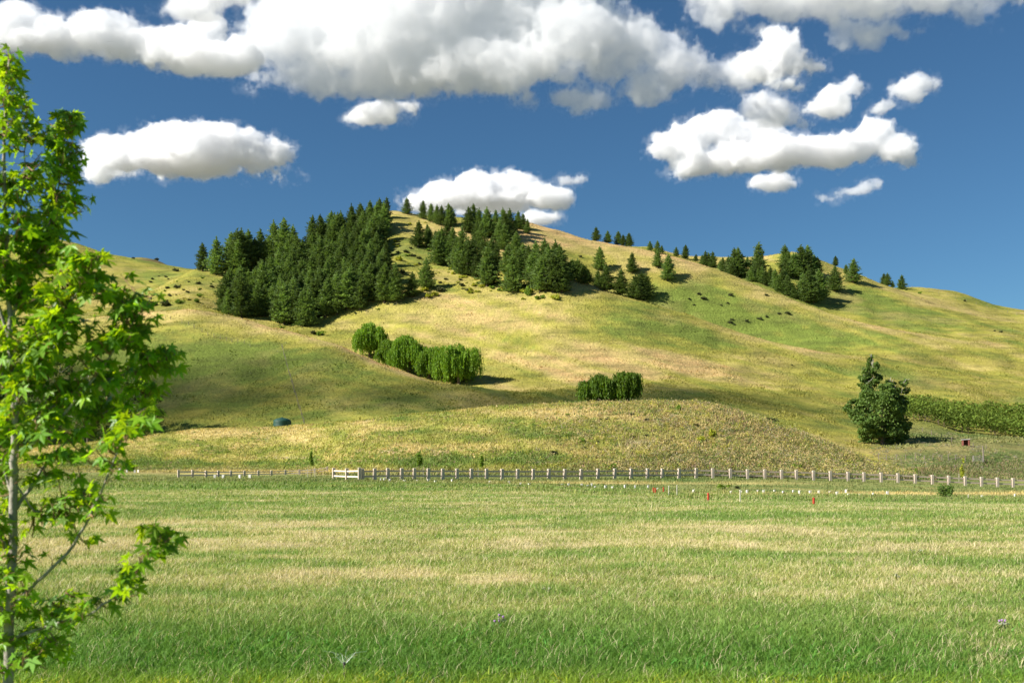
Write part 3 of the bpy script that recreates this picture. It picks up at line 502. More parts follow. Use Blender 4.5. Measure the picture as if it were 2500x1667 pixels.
tag(mbt.build('orchard_trunks', M_bark), 'dark stems under the clipped orchard rows', 'orchard stems', kind='stuff')
# ---------------- shrubs
def shrubset(mat, seeds, n=260, size=.12, flat=.65):
    out = []
    for s in seeds:
        rng = np.random.default_rng(s); B = [(rng.uniform(-.4, .4), rng.uniform(-.4, .4), rng.uniform(.15, .55) * flat, rng.uniform(.25, .42), rng.uniform(.25, .42), rng.uniform(.2, .4) * flat) for _ in range(6)]
        P = blobpts(B, n, rng, .3); P[:, 2] = np.abs(P[:, 2]); fo = leafmesh('foliage', P, size, mat, rng, .3)
        mb = MB()
        for b in B: mb.tube([(0, 0, -.15), (b[0] * .6, b[1] * .6, b[2] * .6), (b[0], b[1], b[2])], [.04, .025, .01], 4)
        out.append((fo, mb.mesh('stem', M_bark)))
    return out
SH = {'d': shrubset(M_shrubdark, (1, 2, 3)), 'g': shrubset(M_shrubgreen, (4, 5, 6)), 'y': shrubset(M_shrubyellow, (7, 8, 9)), 't': shrubset(M_darkleaf, (10, 11), 900, .075, 1.25)}
WD = {'d': 'dark scrub bush', 'g': 'green bush', 'y': 'yellow-green bush', 't': 'leafy green bush'}
def shrub(x, y, wpx, kind, label=None, group=None, tmin=4.7, sz=1.):
    p = spot(x, y, tmin); s = wpx * p.y / F / 1.25; k = rp.choice(SH[kind]); o = empty('shrub', p, rp.uniform(0, 6.28), (s, s, s * sz))
    tag(o, label or (WD[kind] + ' on the open hillside'), 'shrub', group or (WD[kind] + 'es scattered over the hillside')); link('foliage', k[0], o); link('stem', k[1], o); return o
for f, Lst in ((z6, [(1400, 890, 50, 'd'), (1440, 925, 60, 'd'), (1300, 935, 35, 'd'), (1350, 965, 30, 'd'), (1690, 885, 60, 'd'), (2040, 885, 42, 'd'), (1610, 968, 30, 'd'), (1670, 963, 35, 'd'), (1705, 1110, 42, 'd'), (1845, 1120, 50, 'd'), (1980, 1100, 55, 'd'), (2050, 1105, 45, 'd'), (1690, 1165, 60, 'd'), (1735, 1160, 30, 'd'), (2165, 1060, 45, 'd'), (2245, 1070, 60, 'd'), (265, 500, 40, 'd')]),
        (z7, [(1355, 660, 50, 'g'), (2075, 1018, 30, 'd'), (2130, 1028, 40, 'd'), (130, 1345, 30, 'd'), (1780, 730, 35, 'd')]),
        (z5, [(540, 1040, 80, 'y'), (500, 1060, 70, 'y'), (560, 1095, 90, 'y'), (650, 1090, 90, 'y'), (1500, 1040, 50, 'y'), (1475, 1108, 52, 'y'), (740, 918, 45, 'd'), (680, 960, 50, 'd'), (880, 925, 45, 'd'), (890, 985, 70, 'd'), (300, 735, 85, 'y'), (280, 668, 40, 'd'), (360, 662, 62, 'd'), (430, 700, 65, 'd'), (220, 690, 50, 'd'), (310, 860, 95, 'd'),
            (700, 1030, 110, 'd'), (1090, 995, 80, 'y'), (1000, 975, 70, 'y'), (930, 905, 60, 'y'), (870, 850, 55, 'y'), (780, 820, 50, 'y'), (1180, 1010, 70, 'g'), (1250, 1030, 70, 'g'), (1310, 1040, 60, 'y'), (1640, 1100, 90, 'g'), (480, 720, 60, 'd'), (240, 600, 40, 'y'), (400, 390, 40, 'y'), (540, 370, 30, 'y')]),
        (z4, [(125, 835, 62, 'd'), (330, 962, 60, 'd'), (460, 995, 50, 'd'), (30, 1005, 55, 'd'), (130, 1005, 70, 'd'), (60, 1070, 52, 'd'), (345, 1080, 70, 'g'), (245, 1112, 38, 'd'), (580, 885, 55, 'd'), (450, 960, 30, 'g'), (1040, 905, 50, 'y'), (1130, 1380, 60, 'g'), (1500, 1450, 110, 'g'), (1420, 1440, 80, 'd'), (2050, 1220, 45, 'g')])):
    for q in Lst:
        x, _, b = f(q[0], 0, q[1]); shrub(x, b, q[2] / 3.92, q[3], tmin=8.6)
shrub(1284, 722, 27, 'y', 'round golden-yellow bush under the lower pine clump', 'bushes under the lower pine clump', 8.6, 1.2)
shrub(1290, 726, 25, 'g', 'vivid green bush between the lower pines and the yellow bushes', 'bushes under the lower pine clump', 8.6, 2.2)
shrub(1360, 736, 27, 'y', 'golden bush set apart right of the vivid green bush', 'bushes under the lower pine clump', 8.6, 1.2)
for x, y, wd, k in ((438, 742, 26, 'g'), (400, 748, 34, 'd'), (370, 748, 30, 'd'), (480, 738, 20, 'g'), (166, 667, 20, 'd'), (170, 712, 44, 'd'), (195, 705, 24, 'd'), (150, 718, 36, 'd'), (155, 775, 50, 'd'), (118, 770, 46, 'd'), (100, 740, 40, 'd'), (90, 650, 24, 'd'), (60, 690, 30, 'd'), (382, 634, 14, 'd'), (430, 662, 16, 'd'), (325, 632, 10, 'd')): shrub(x, y, wd, k, tmin=8.6)
for i in range(150):
    x, y = rp.uniform(930, 1300), rp.uniform(590, 720); k = rp.choice('ddyyg')
    if y < 560 + (x - 930) * .25 or y > 640 + (x - 930) * .35: continue
    shrub(x, y, rp.uniform(6, 17), k, tmin=12.6)
for i in range(26): shrub(rp.uniform(330, 520), rp.uniform(675, 740), rp.uniform(5, 11), rp.choice('ddg'), tmin=12.6)
# low plants on and below the mound
shrub(1657, 1004, 17, 'g', 'small upright green bush on the bare top of the mound', 'bushes on the mound', sz=2.0)
shrub(1420, 1080, 20, 'g', 'green bush halfway down the mound, left of the bare soil', 'bushes on the mound', sz=1.5)
shrub(1735, 1066, 24, 'y', 'tall yellow-flowered weed clump on the flank of the mound', 'yellow weed clumps on the mound', sz=1.9)
shrub(1708, 1078, 22, 'y', 'lower yellow weed clump left of the tall one on the mound', 'yellow weed clumps on the mound', sz=1.5)
shrub(1880, 1032, 40, 'd', 'low grey-purple bush on the shoulder of the mound', 'bushes on the mound', sz=.7)
shrub(1353, 1110, 22, 'd', 'dark tussock at the foot of the mound above the fence', 'bushes on the mound')
shrub(1492, 1146, 34, 'g', 'wide green bush behind the rail fence below the bare soil', 'bushes on the mound')
shrub(1944, 1145, 26, 'g', 'bright green bush behind the rail fence at the east of the mound', 'bushes on the mound', sz=1.2)
shrub(2180, 1158, 16, 'g', 'green bush behind the fence at the end of the mound', 'bushes on the mound', sz=1.4)
shrub(2154, 1158, 14, 'g', 'smaller green bush just left of the one at the end of the mound', 'bushes on the mound', sz=1.3)
for i in range(60):
    x = rp.uniform(1380, 2080); y = rp.uniform(1010 + max(0, x - 1750) * .33, 1145); shrub(x, y, rp.uniform(7, 17), rp.choice('ddgd'), 'low weed tuft on the rough eastern flank of the mound', 'weed tufts on the mound', sz=.8)
shrub(2307, 1214, 41, 't', 'dense rounded green bush in front of the rail fence at the right', 'bushes in front of the fence', 3., sz=1.0)
shrub(1764, 1194, 34, 'g', 'sprawling weed clump on the green strip before the fence', 'bushes in front of the fence', 3., sz=.9)
shrub(1800, 1193, 16, 'd', 'small dark weed beside the sprawling weed clump', 'bushes in front of the fence', 3.)
shrub(319, 1150, 24, 'g', 'small conical conifer in the flat by the left end of the fence', 'bushes by the drive', 3.6, sz=2.0)
# ---------------- saplings with stakes
M_stake = simple('weathered_stake', (.45, .40, .32), .9, .2)
def sapling(x, top, foot, wpx, mat, label, tmin=4.2, stakes=True, low=.45):
    p = spot(x, foot, tmin); k = p.y / F; H = (foot - top) * k; W = wpx * k; rng = np.random.default_rng(int(x)); o = empty('sapling', p); tag(o, label, 'sapling', 'young trees by the fence')
    B = [(rng.uniform(-.2, .2) * W, rng.uniform(-.2, .2) * W, H * z, W * .34 * s, W * .34 * s, H * .13) for z, s in ((low + .12, 1), (low + .22, 1.15), (low + .33, .95), (low + .43, .7), (.95, .4))]
    link('crown', leafmesh('crown', blobpts(B, 420, rng, .2), .12, mat, rng, .5), o)
    mb = MB(); mb.tube([(0, 0, -.2), (0, 0, H * .9)], [.035, .015], 5); mb.build('trunk', M_bark, o)
    if stakes:
        for s in (-1, 1):
            mb = MB(); mb.box((s * .45, 0, .45), (.03, .03, .65)); mb.build('stake', M_stake, o)
sapling(760, 1103, 1167, 12, M_shrubgreen, 'slim staked young tree behind the end of the left fence')
sapling(1023, 1104, 1168, 17, M_shrubgreen, 'leafy young tree behind the near end of the long rail fence')
sapling(1177, 1112, 1166, 13, M_shrubgreen, 'narrow young tree behind the rail fence, second along')
sapling(2349, 1122, 1176, 13, M_shrubyellow, 'bright yellow-green young tree behind the right part of the fence', low=.2)
sapling(2238, 1135, 1162, 12, M_shrubgreen, 'short dark young tree behind the fence at the end of the mound', low=.2, stakes=False)
# ------------------------------------------------------------------ built things
M_post = simple('pale_timber_post', (.52, .43, .34), .8, .12, 2.5)
M_rail = simple('pale_timber_rail', (.58, .45, .35), .8, .12, 2.5)
M_wire = simple('weathered_wood', (.22, .18, .14), .9, .2)
M_railsunlit = simple('sunlit_timber_rail', (.70, .59, .46), .8, .1, 2.5)  # paler copy of the rail timber, sunlit brightness put into its colour
def fence(name, L, label, pw=.15, rails=(.42, .92), rh=.085, heights=None, rail=None):
    """L: (x pixel, depth) of the posts"""
    pts = [Vector(((x - 1250) / F * d, d, float(ground(x, d)[0]))) for x, d in L]; o = empty(name, pts[0]); tag(o, label, 'fence')
    for i, q in enumerate(pts):
        h = heights[i] if heights else 1.2; a = pts[min(i + 1, len(pts) - 1)] - pts[max(i - 1, 0)]; rz = math.atan2(a.y, a.x)
        mb = MB(); mb.box((0, 0, h / 2 - .15), (pw, pw, h / 2 + .15), rz, .025); mb.build('post', M_post, o, q - pts[0])
        if i + 1 < len(pts):
            e = pts[i + 1]; v = e - q; ln = math.hypot(v.x, v.y); r2 = math.atan2(v.y, v.x); h2 = heights[i + 1] if heights else 1.2
            off = Vector((math.sin(r2), -math.cos(r2), 0)) * 0.0
            for f in rails:
                za = f / 1.2 * h; zb = f / 1.2 * h2 + v.z; mb = MB()
                mb.box((0, 0, 0), ((ln - 2 * pw) / 2 + .012, .035, rh * (h / 1.2)), r2); V = mb.v[0]; t = (V[:, 0] * math.cos(r2) + V[:, 1] * math.sin(r2)) / ln; V[:, 2] += t * (zb - za)
                mb.build('rail', rail or M_rail, o, q - pts[0] + Vector((v.x / 2, v.y / 2, (za + zb) / 2)) + off)
    return o
FX = [885, 915, 947, 981, 1012, 1046, 1081, 1116, 1151, 1188, 1226, 1264, 1302, 1340, 1379, 1419, 1460, 1501, 1541, 1581, 1617, 1658, 1700, 1740, 1783, 1825, 1867, 1908, 1944, 1986, 2027, 2070, 2109, 2151, 2192, 2234, 2276, 2316, 2356, 2396, 2435, 2473, 2512, 2552, 2592]
dl = lambda x: float(np.interp(x, px, KD[4]))
fence('rail_fence', [(x, float(np.interp(x, [885, 1300, 1700, 2100, 2500, 2600], [99, 107, 117, 122, 126, 126.5]))) for x in FX], 'long two-rail timber fence running right from the drive below the mound')
fence('rail_fence', [(815, 108), (847, 103.5), (878, 98.5)], 'short bright two-rail wing fence at the right side of the drive entrance', rails=(.36, .9), rh=.068, heights=[1.22, 1.22, 1.3], rail=M_railsunlit)
fence('rail_fence', [(436, 146), (470, 147), (503, 149), (533, 150.5), (564, 151.5), (597, 152.5), (631, 153.5), (663, 154.5), (697, 155.5), (731, 156), (768, 156.5), (799, 157)], 'low two-rail timber fence left of the drive entrance', rails=(.36, .9), rh=.1,
      heights=[1.2, 1.15, 1.0, .95, .9, .86, .82, .8, .8, .8, .8, .8], rail=M_railsunlit)
def wirefence(L, label, tmin=8.6, h=1.1, r=.07, group=None, jit=True):
    P = [spot(x, y, tmin) for x, y in L]; o = empty('wire_fence', P[0]); tag(o, label, 'fence', group)
    for i, q in enumerate(P):
        mb = MB(); mb.tube([(0, 0, -.3), (rp.gauss(0, .04), rp.gauss(0, .04), h * rp.uniform(.9, 1.15))], [r, r * .9], 6); mb.build('post', M_wire, o, q - P[0])
    for zf in (.45, .95):
        mb = MB(); mb.tube([(q - P[0]) + Vector((0, 0, zf * h * .95)) for q in P], .012, 3); mb.build('wire', M_wire, o)
wirefence([(688 + 12 * math.sin(t * 1.2) * t * .35 + 51 * t, 848 + 190 * t ** .95) for t in np.linspace(0, 1, 24)], 'thin post fence climbing the shaded western hillside above the tank', h=1.25, r=.09)
wirefence([z7(u, 0, v)[::2] for u, v in ((1245, 600), (1280, 602), (1345, 612), (1445, 635), (1535, 657), (1617, 677), (1700, 702), (1803, 732), (1895, 762), (1998, 787), (2086, 812), (2195, 842), (2283, 862), (2380, 880))], 'post fence following the bare far eastern skyline', 16.6, h=1.9, r=.1)
wirefence([z5(u, 0, v)[::2] for u, v in ((-20, 1262), (165, 1232), (268, 1170), (310, 1140), (560, 1118), (770, 1112), (865, 1110), (1050, 1088), (1230, 1090), (1405, 1098))], 'wire fence crossing the hill under the plantation and yellow bushes', h=1.5)
wirefence([z4(u, 0, v)[::2] for u, v in ((15, 1295), (65, 1310), (175, 1350), (235, 1365), (290, 1395), (365, 1430), (420, 1455), (480, 1480), (540, 1500), (600, 1510), (650, 1522), (710, 1535), (770, 1550), (825, 1562))], 'short post fence running down from the pale crest of the western hill', h=1.3)
zb = lambda u, v: (1900 + u / 3.92, 950 + v / 3.92)
wirefence([zb(*q) for q in ((1225, 370), (1273, 385), (1378, 410), (1468, 440), (1565, 470), (1657, 510), (1760, 535), (1868, 560), (1990, 575))], 'wire fence on the grassy bank between the dark tree and the small hut', 7.6, h=1.1)
wirefence([zb(*q) for q in ((960, 672), (1040, 684), (1130, 684), (1220, 686), (1310, 684), (1400, 684), (1480, 684), (1562, 682), (1630, 682), (1698, 684), (1790, 690), (1860, 698))], 'wire fence across the meadow at the end of the mound', 5.3, h=1.1)
wirefence([(2148, 1130), (2200, 1134), (2260, 1140), (2330, 1146), (2400, 1150), (2480, 1153), (2560, 1155)], 'low wire fence along the far side of the meadow', 5.3, h=.9, r=.05)
# field gate and its tall post
p = spot(2388, 1129, 5.3); k = p.y / F; g = empty('field_gate', p, .1); tag(g, 'grey five-bar field gate hung on a tall leaning post', 'gate')
Wg = 23 * k
for j in range(5): mb = MB(); mb.box((0, 0, .2 + j * .24), (Wg / 2, .03, .035)); mb.build('bar', M_deadwood, g)
for s in (-1, 1): mb = MB(); mb.box((s * (Wg / 2 + .05), .0, .62), (.05, .05, .68), 0, .01); mb.build('upright', M_deadwood, g)
o = empty('gate_post', spot(2402, 1129, 5.3)); tag(o, 'tall dark leaning gate post beside the field gate', 'post'); mb = MB(); mb.tube([(0, 0, -.4), (-.1, 0, 1.5), (-.25, 0, 3.3)], [.16, .14, .11], 8); mb.build('shaft', M_wire, o)
# hut
M_hut = simple('rusty_red_boards', (.19, .07, .05), .8, .2, 4.); M_roof = simple('pale_tin_roof', (.6, .58, .55), .5, .1, 4.); M_dark = simple('dark_interior', (.03, .025, .02), .9)
p = spot(2358, 1090, 6.5); k = p.y / F; W = 17 * k; H = 15.5 * k; o = empty('hut', p, -.5); tag(o, 'tiny rusty red hut with a pale tin roof and open dark doorway', 'hut')
def wall(c, h, nm='wall', m=M_hut): mb = MB(); mb.box(c, h); return mb.build(nm, m, o)
wall((-W / 2, 0, H / 2), (.04, W / 2, H / 2)); wall((W / 2, 0, H / 2), (.04, W / 2, H / 2)); wall((0, W / 2 - .05, H / 2), (W / 2 - .042, .04, H / 2)); wall((-W * .36, -W / 2 + .05, H / 2), (W * .11, .04, H / 2)); wall((W * .4, -W / 2 + .05, H / 2), (W * .07, .04, H / 2))
mb = MB(); mb.box((0, 0, H + .05), (W * .6, W * .6, .04), 0, 0, .05); mb.build('roof', M_roof, o); wall((0, W * .3, .04), (W * .45, W * .1, .03), 'floor', M_dark)
# water tank
M_tank = simple('green_plastic', (.008, .055, .036), .6, .05, 2., 0); M_tank.node_tree.nodes['Principled BSDF'].inputs['Specular IOR Level'].default_value = .5
xx = 689; dT = 262.; zt = float(ground(xx, dT)[0]); yv = YH - (zt - CZ) * F / dT; p = Vector(((xx - 1250) / F * dT, dT, zt)); k = dT / F
p.z = CZ + (YH - 1041) * k; rT = 21.5 * k; hT = 13.5 * k; o = empty('water_tank', p); tag(o, 'round dark green plastic water tank behind the mound crest', 'water tank')
mb = MB(); pr = [(0, -1.5), (rT * .97, -1.5), (rT * .97, 0)] + [(rT * (1. if j % 2 else .985), hT * j / 8) for j in range(9)] + [(rT * .98, hT * 1.04), (rT * .85, hT * 1.25), (rT * .6, hT * 1.45), (rT * .3, hT * 1.56), (.01, hT * 1.6)]
mb.lathe(pr, 40); mb.build('body', M_tank, o, smooth=False)
mb = MB(); mb.lathe([(.01, 0), (.3, 0), (.3, .12), (.26, .15), (.01, .16)], 20, (0, 0, hT * 1.58)); mb.build('lid', M_tank, o)
mb = MB(); mb.tube([(rT * .9, -.4, hT * 1.02), (rT * 1.05, -.5, hT * 1.0), (rT * 1.08, -.5, 0)], .06, 6); mb.build('pipe', M_tank, o)
for q in range(6):
    a_ = q * 1.047 + .2; mb = MB(); mb.box((math.cos(a_) * rT * .93, math.sin(a_) * rT * .93, hT * 1.12), (.12, .12, .06), a_, .02); mb.build('lug', M_tank, o)
# plant guards, marker tubes and stakes on the green strip
M_guard = simple('white_card', (.66, .63, .56), .8, .05, 5., 0); M_red = simple('orange_red_plastic', (.42, .055, .03), .45, .05, 5., 0); M_pale = simple('pale_wood', (.62, .56, .46), .8, .1)
zc = lambda u, v: (1300 + u / 3.92, 950 + v / 3.92); zd = lambda u, v: (750 + u / 3.92, 1050 + v / 3.92); ze = lambda u, v: (300 + u / 3.92, 950 + v / 3.92)
GU = [zc(*q) for q in ((283, 925), (345, 930), (470, 925), (565, 932), (530, 936), (597, 945), (700, 950), (763, 955), (885, 950), (980, 955), (1107, 955), (1197, 965), (1540, 992), (1897, 1000), (1997, 990), (2055, 1000), (2153, 990), (2210, 1002), (2315, 990))]
GU += [zb(*q) for q in ((47, 1004), (143, 996), (200, 1004), (305, 1000), (387, 1002), (490, 996), (562, 1012), (648, 996), (672, 1020), (777, 1018), (905, 1012), (1045, 1008), (1948, 1036), (2265, 1036))]
GU += [zd(*q) for q in ((703, 486), (735, 490), (790, 492), (930, 496), (1050, 494), (1160, 494), (1225, 497), (1385, 497), (1745, 508), (1930, 518), (2040, 524), (2125, 526))]
for i, (x, y) in enumerate(GU):
    p = spot(x, y, 2.6); h = rp.choice((.16, .2, .26, .3)); wd = rp.uniform(.05, .085); o = empty('plant_guard', p, rp.uniform(-.6, .6)); tag(o, 'small white card guard round a seedling on the planted strip', 'plant guard', 'white plant guards on the planted strip')
    mb = MB()
    for a_ in range(4): t_ = a_ * math.pi / 2; mb.box((math.cos(t_) * wd, math.sin(t_) * wd, h / 2), (.008, wd - .009, h / 2), t_, 0)
    mb.build('sleeve', M_guard, o); mb = MB(); mb.box((wd + .025, 0, h * .6), (.012, .012, h * .62)); mb.build('stake', M_pale, o)
for x, y in [ze(*q) for q in ((880, 850), (960, 852), (1120, 852), (1215, 852))] + [(338, 1153), (329, 1154), (310, 1153), (292, 1150)]:
    p = spot(x, y, 3.6); o = empty('plant_guard', p, rp.uniform(-.6, .6)); tag(o, 'white guard or block by the left fence and drive', 'plant guard', 'white plant guards by the left fence')
    mb = MB(); mb.box((0, 0, .22), (.16, .1, .25), 0, .02); mb.build('sleeve', M_guard, o); mb = MB(); mb.box((.2, 0, .2), (.015, .015, .3)); mb.build('stake', M_pale, o)
RM = [(zc(1158, 0)[0], 1190, 1206, 'orange-red marker tube, leftmost of the close pair by the white guard'), (zc(1177, 0)[0], 1192, 1208, 'slightly lower orange-red marker tube, right one of the close pair'), (zc(1254, 0)[0], 1190, 1203.5, 'orange-red marker tube standing just right of the close pair'),
      (zc(1682, 0)[0], 1203, 1225, 'orange-red marker tube on a thin peg in the middle of the strip'), (zb(340, 0)[0], 1222, 1241, 'orange-red marker tube nearest the viewer at the right field edge')]
for x, t_, b_, lab in RM:
    p = spot(x, b_, 2.2); h = (b_ - t_) * p.y / F; o = empty('marker_post', p); tag(o, lab, 'marker post', 'orange-red marker tubes'); mb = MB(); mb.lathe([(.01, h * .2), (.055, h * .2), (.055, h * .97), (.045, h), (.01, h)], 12); mb.build('tube', M_red, o)
    mb = MB(); mb.box((0, 0, h * .15), (.02, .02, h * .25)); mb.build('peg', M_wire, o)
for x, t_, b_, lab in ((zc(1305, 0)[0], 1188, 1210, 'thin pale peg just right of the red tubes'), (zc(1383, 0)[0], 1186, 1212, 'taller thin pale peg on the planted strip'), (zc(1988, 0)[0], 1198, 1227, 'thin pale peg at the field edge right of the middle red tube'), (2364, 1208, 1216, 'short pale curved peg by the round bush')):
    p = spot(x, b_, 2.2); h = (b_ - t_) * p.y / F; o = empty('garden_stake', p); tag(o, lab, 'stake'); mb = MB(); mb.box((0, 0, h / 2 - .1), (.022, .022, h / 2 + .1), .3, .005); mb.build('shaft', M_pale, o); mb = MB(); mb.box((0, 0, h + .02), (.03, .03, .02), .3, .005); mb.build('cap', M_guard, o)
# ------------------------------------------------------------------ grass and weeds (uncountable: one object each)
M_grass = leafmat('grass_blades', (1, 1, 1), .35, (1.15, 1.15, .7), .6, .25, 0)
def blades(X, Yd, Z, h, wd, c, rng, name, label, lean=.35, mat=None):
    n = len(X); th = rng.uniform(0, 6.283, n); fx, fy = np.cos(th), np.sin(th); lx = rng.normal(size=n) * lean * h + .12 * h; ly = rng.normal(size=n) * lean * h
    P = np.stack([X, Yd, Z - .01], 1); W = np.stack([fx, fy, fx * 0], 1) * wd[:, None] / 2
    M1 = P + np.stack([lx * .35, ly * .35, h * .55], 1); Tp = P + np.stack([lx, ly, h * rng.uniform(.8, 1, n)], 1)
    V = np.stack([P - W, P + W, M1 + W * .75, M1 - W * .75, Tp], 1).reshape(-1, 3); i = np.arange(n)[:, None] * 5
    cc = np.repeat(c, 5, 0); return tag(link(name, npmesh(name, V, [i + np.array([[0, 1, 2, 3]]), i + np.array([[3, 2, 4]])], mat or M_grass, col=cc)), label, name.replace('_', ' '), kind='stuff')
rng = np.random.default_rng(77); n = 1500000
d = 5.2 * np.exp(rng.uniform(0, 1, n) ** .9 * math.log(92 / 5.2)); X = rng.uniform(-1, 1, n) * (.57 * d + 3.6); kp = rng.random(n) < (.57 * d + 3.6) / (.57 * d * 2.1); d, X = d[kp], X[kp]; n = len(d); x = X / d * F + 1250; Z = ground(x, d)
g = field_green(X, d) + .45 * rng.normal(size=n) * .5
c = field_col(g, X, d) * rng.uniform(.7, 1.3, n)[:, None]
dryb = rng.random(n) < np.clip(.5 - .45 * field_green(X, d), .05, .6); c[dryb] = np.array((.66, .56, .34)) * rng.uniform(.8, 1.25, dryb.sum())[:, None]
lush = np.clip((field_green(X, d) - .5) * 1.5, 0, 1); hh_ = rng.uniform(.035, .1, n) * (1 + .35 * n2(X / .6, d / .9)) * (1 + .25 * lush) * np.where(dryb, 1.35, 1) * np.interp(d, [5, 12, 90], [.9, 1, 1.5])
blades(X, d, Z, hh_, .0036 * (1 + d / 8) * np.where(dryb, .6, 1), c, rng, 'field_grass', 'mixed green and straw coloured pasture grass across the whole field', .55)
# lush clover-like weeds along the bottom edge
n = 95000; d = rng.uniform(5.5, 11.5, n); X = rng.uniform(-9, 9, n); x = X / d * F + 1250; kp = rng.random(n) < np.clip(1.25 - (d - 8) / 2.6, 0, 1) * np.clip(.5 + n2(X / .5, d / .4), 0, 1)
d, x, X = d[kp], x[kp], X[kp]; n = len(d); c = mixv(np.tile(np.array((.10, .25, .03)), (n, 1)), np.array((.38, .46, .03)), np.clip((9. - d) / .7, 0, 1)) * rng.uniform(.6, 1.4, n)[:, None]; c[:, 0] *= rng.uniform(.7, 1.5, n)
blades(X, d, ground(x, d), rng.uniform(.04, .11, n), rng.uniform(.012, .022, n), c, rng, 'broad_grass', 'lush bright green broad-bladed grass at the near edge of the field', .7)
# planted strip and fence foot
def scatter(n, xa, xb, ta, tb, seed):
    rng = np.random.default_rng(seed); x = rng.uniform(xa, xb, n); t = rng.uniform(ta, tb, n); ci = np.interp(x, px, np.arange(len(px))).astype(int); ri = (t * NT).astype(int)
    ok = GY[ri, ci] <= VY[ri, ci] + 3; x, ci, ri, t = x[ok], ci[ok], ri[ok], t[ok]; f = rng.uniform(0, 1, len(x)); d = GD[ri, ci] * (1 - f) + GD[np.minimum(ri + 1, len(T) - 1), ci] * f
    return rng, x, d, (x - 1250) / F * d, ground(x, d), GCOL[ri, ci], GY[ri, ci], t
rng, x, d, X, Z, c, yv, t = scatter(70000, -100, 2600, 2.6, 4.4, 5); n = len(x)
blades(X, d, Z, rng.uniform(.08, .3, n) * (.6 + .6 * (n2(X / 2, d / 2) > 0)), rng.uniform(.04, .09, n), c * rng.uniform(.6, 1.4, n)[:, None], rng, 'verge_grass', 'darker green grass and weeds on the planted strip before the fence')
rng, x, d, X, Z, c, yv, t = scatter(150000, -50, 2600, 4.7, 7.25, 6); n = len(x); rough = np.clip((x - 1300) / 500, 0, 1)
tone = c * rng.uniform(.6, 1.45, n)[:, None]; wm = rng.random(n) < .25 * rough + .05; tone[wm] = np.array((.30, .2, .13)) * rng.uniform(.6, 1.4, wm.sum())[:, None]; wg_ = rng.random(n) < .22 * rough; tone[wg_] = np.array((.10, .14, .035)) * rng.uniform(.6, 1.4, wg_.sum())[:, None]
hg = rng.uniform(.15, .5, n) * (1 + .9 * rough * np.clip(n2(X / 2.2, Z / 1.1) + .3, 0, 1.3)); soilm = c[:, 2] > .17; hg[soilm] *= .35
blades(X, d, Z, hg, rng.uniform(.07, .16, n), tone, rng, 'mound_grass', 'dry straw grass and rough weeds covering the mound', .4)
# rough weed clumps on the mound and the bank at the right
def clumps(n, xa, xb, ta, tb, seed, name, label, pal, prob, hs, cards_=26):
    rng, x, d, X, Z, c, yv, t = scatter(n, xa, xb, ta, tb, seed); k = prob(x, yv, X, Z, rng) > rng.random(len(x)); x, d, X, Z = x[k], d[k], X[k], Z[k]; m_ = len(x)
    h_ = rng.uniform(*hs, m_) * (1 + .5 * n2(X / 4, Z / 2)); pc = 1.25 * np.array(pal)[rng.integers(0, len(pal), m_)] * rng.uniform(.8, 1.2, m_)[:, None]
    P = np.repeat(np.stack([X, d, Z], 1), cards_, 0) + rng.normal(size=(m_ * cards_, 3)) * np.repeat(h_, cards_)[:, None] * np.array([.55, .55, .0]) ; P[:, 2] += np.abs(rng.normal(size=len(P))) * np.repeat(h_, cards_) * .45
    V, Q = cards(P, .095, rng, .6, 1.5); cc = np.repeat(np.repeat(pc, cards_, 0) * rng.uniform(.75, 1.25, len(P))[:, None], 4, 0)
    return tag(link(name, npmesh(name, V, Q, M_grass, col=cc)), label, 'weeds', kind='stuff')
WP = [(.15, .20, .04), (.19, .23, .05), (.42, .32, .13), (.46, .38, .17), (.36, .27, .12), (.40, .33, .13), (.24, .22, .10), (.30, .25, .17), (.38, .36, .06), (.12, .16, .05)]
clumps(9500, 1280, 2230, 5.05, 7.1, 41, 'mound_weeds', 'rough green, brown and rusty weeds covering the eastern flank of the mound', WP, lambda x, y, X, Z, r: np.clip((x - 1330) / 350, .1, 1) * np.clip(.75 + n2(X / 5, Z / 2), .1, 1) * (1 - np.clip(gauss(x, y, 1545, 1085, 50, 22) * 1.4, 0, 1)), (.3, .8))
clumps(3000, 330, 1500, 5.0, 7.1, 42, 'mound_tussocks', 'scattered greener tussocks on the western slope of the mound', [(.14, .21, .035), (.20, .26, .05), (.17, .22, .06), (.5, .38, .2)], lambda x, y, X, Z, r: np.clip(n2(X / 7, Z / 1.5) * 1.6 + .1, 0, 1), (.2, .45), 20)
clumps(2600, 2120, 2600, 5.2, 10., 43, 'bank_weeds', 'greyish green rough growth on the bank and meadow edge at the right', [(.13, .18, .05), (.2, .2, .09), (.24, .22, .15), (.32, .26, .12)], lambda x, y, X, Z, r: np.clip(n2(X / 9, Z / 2) * 1.6 + .25, 0, 1), (.2, .5), 20)
rng, x, d, X, Z, c, yv, t = scatter(260000, -50, 2600, 8.6, 21., 9); n = len(x); cl = np.clip(fb(X / 6, Z / 2, 3) * 1.6 + .6, .15, 1.4)
blades(X, d, Z, rng.uniform(.15, .6, n) * cl, rng.uniform(.15, .45, n), c * rng.uniform(.86, 1.2, n)[:, None], rng, 'hill_grass', 'tussocky dry and green grass covering the hills', .5)
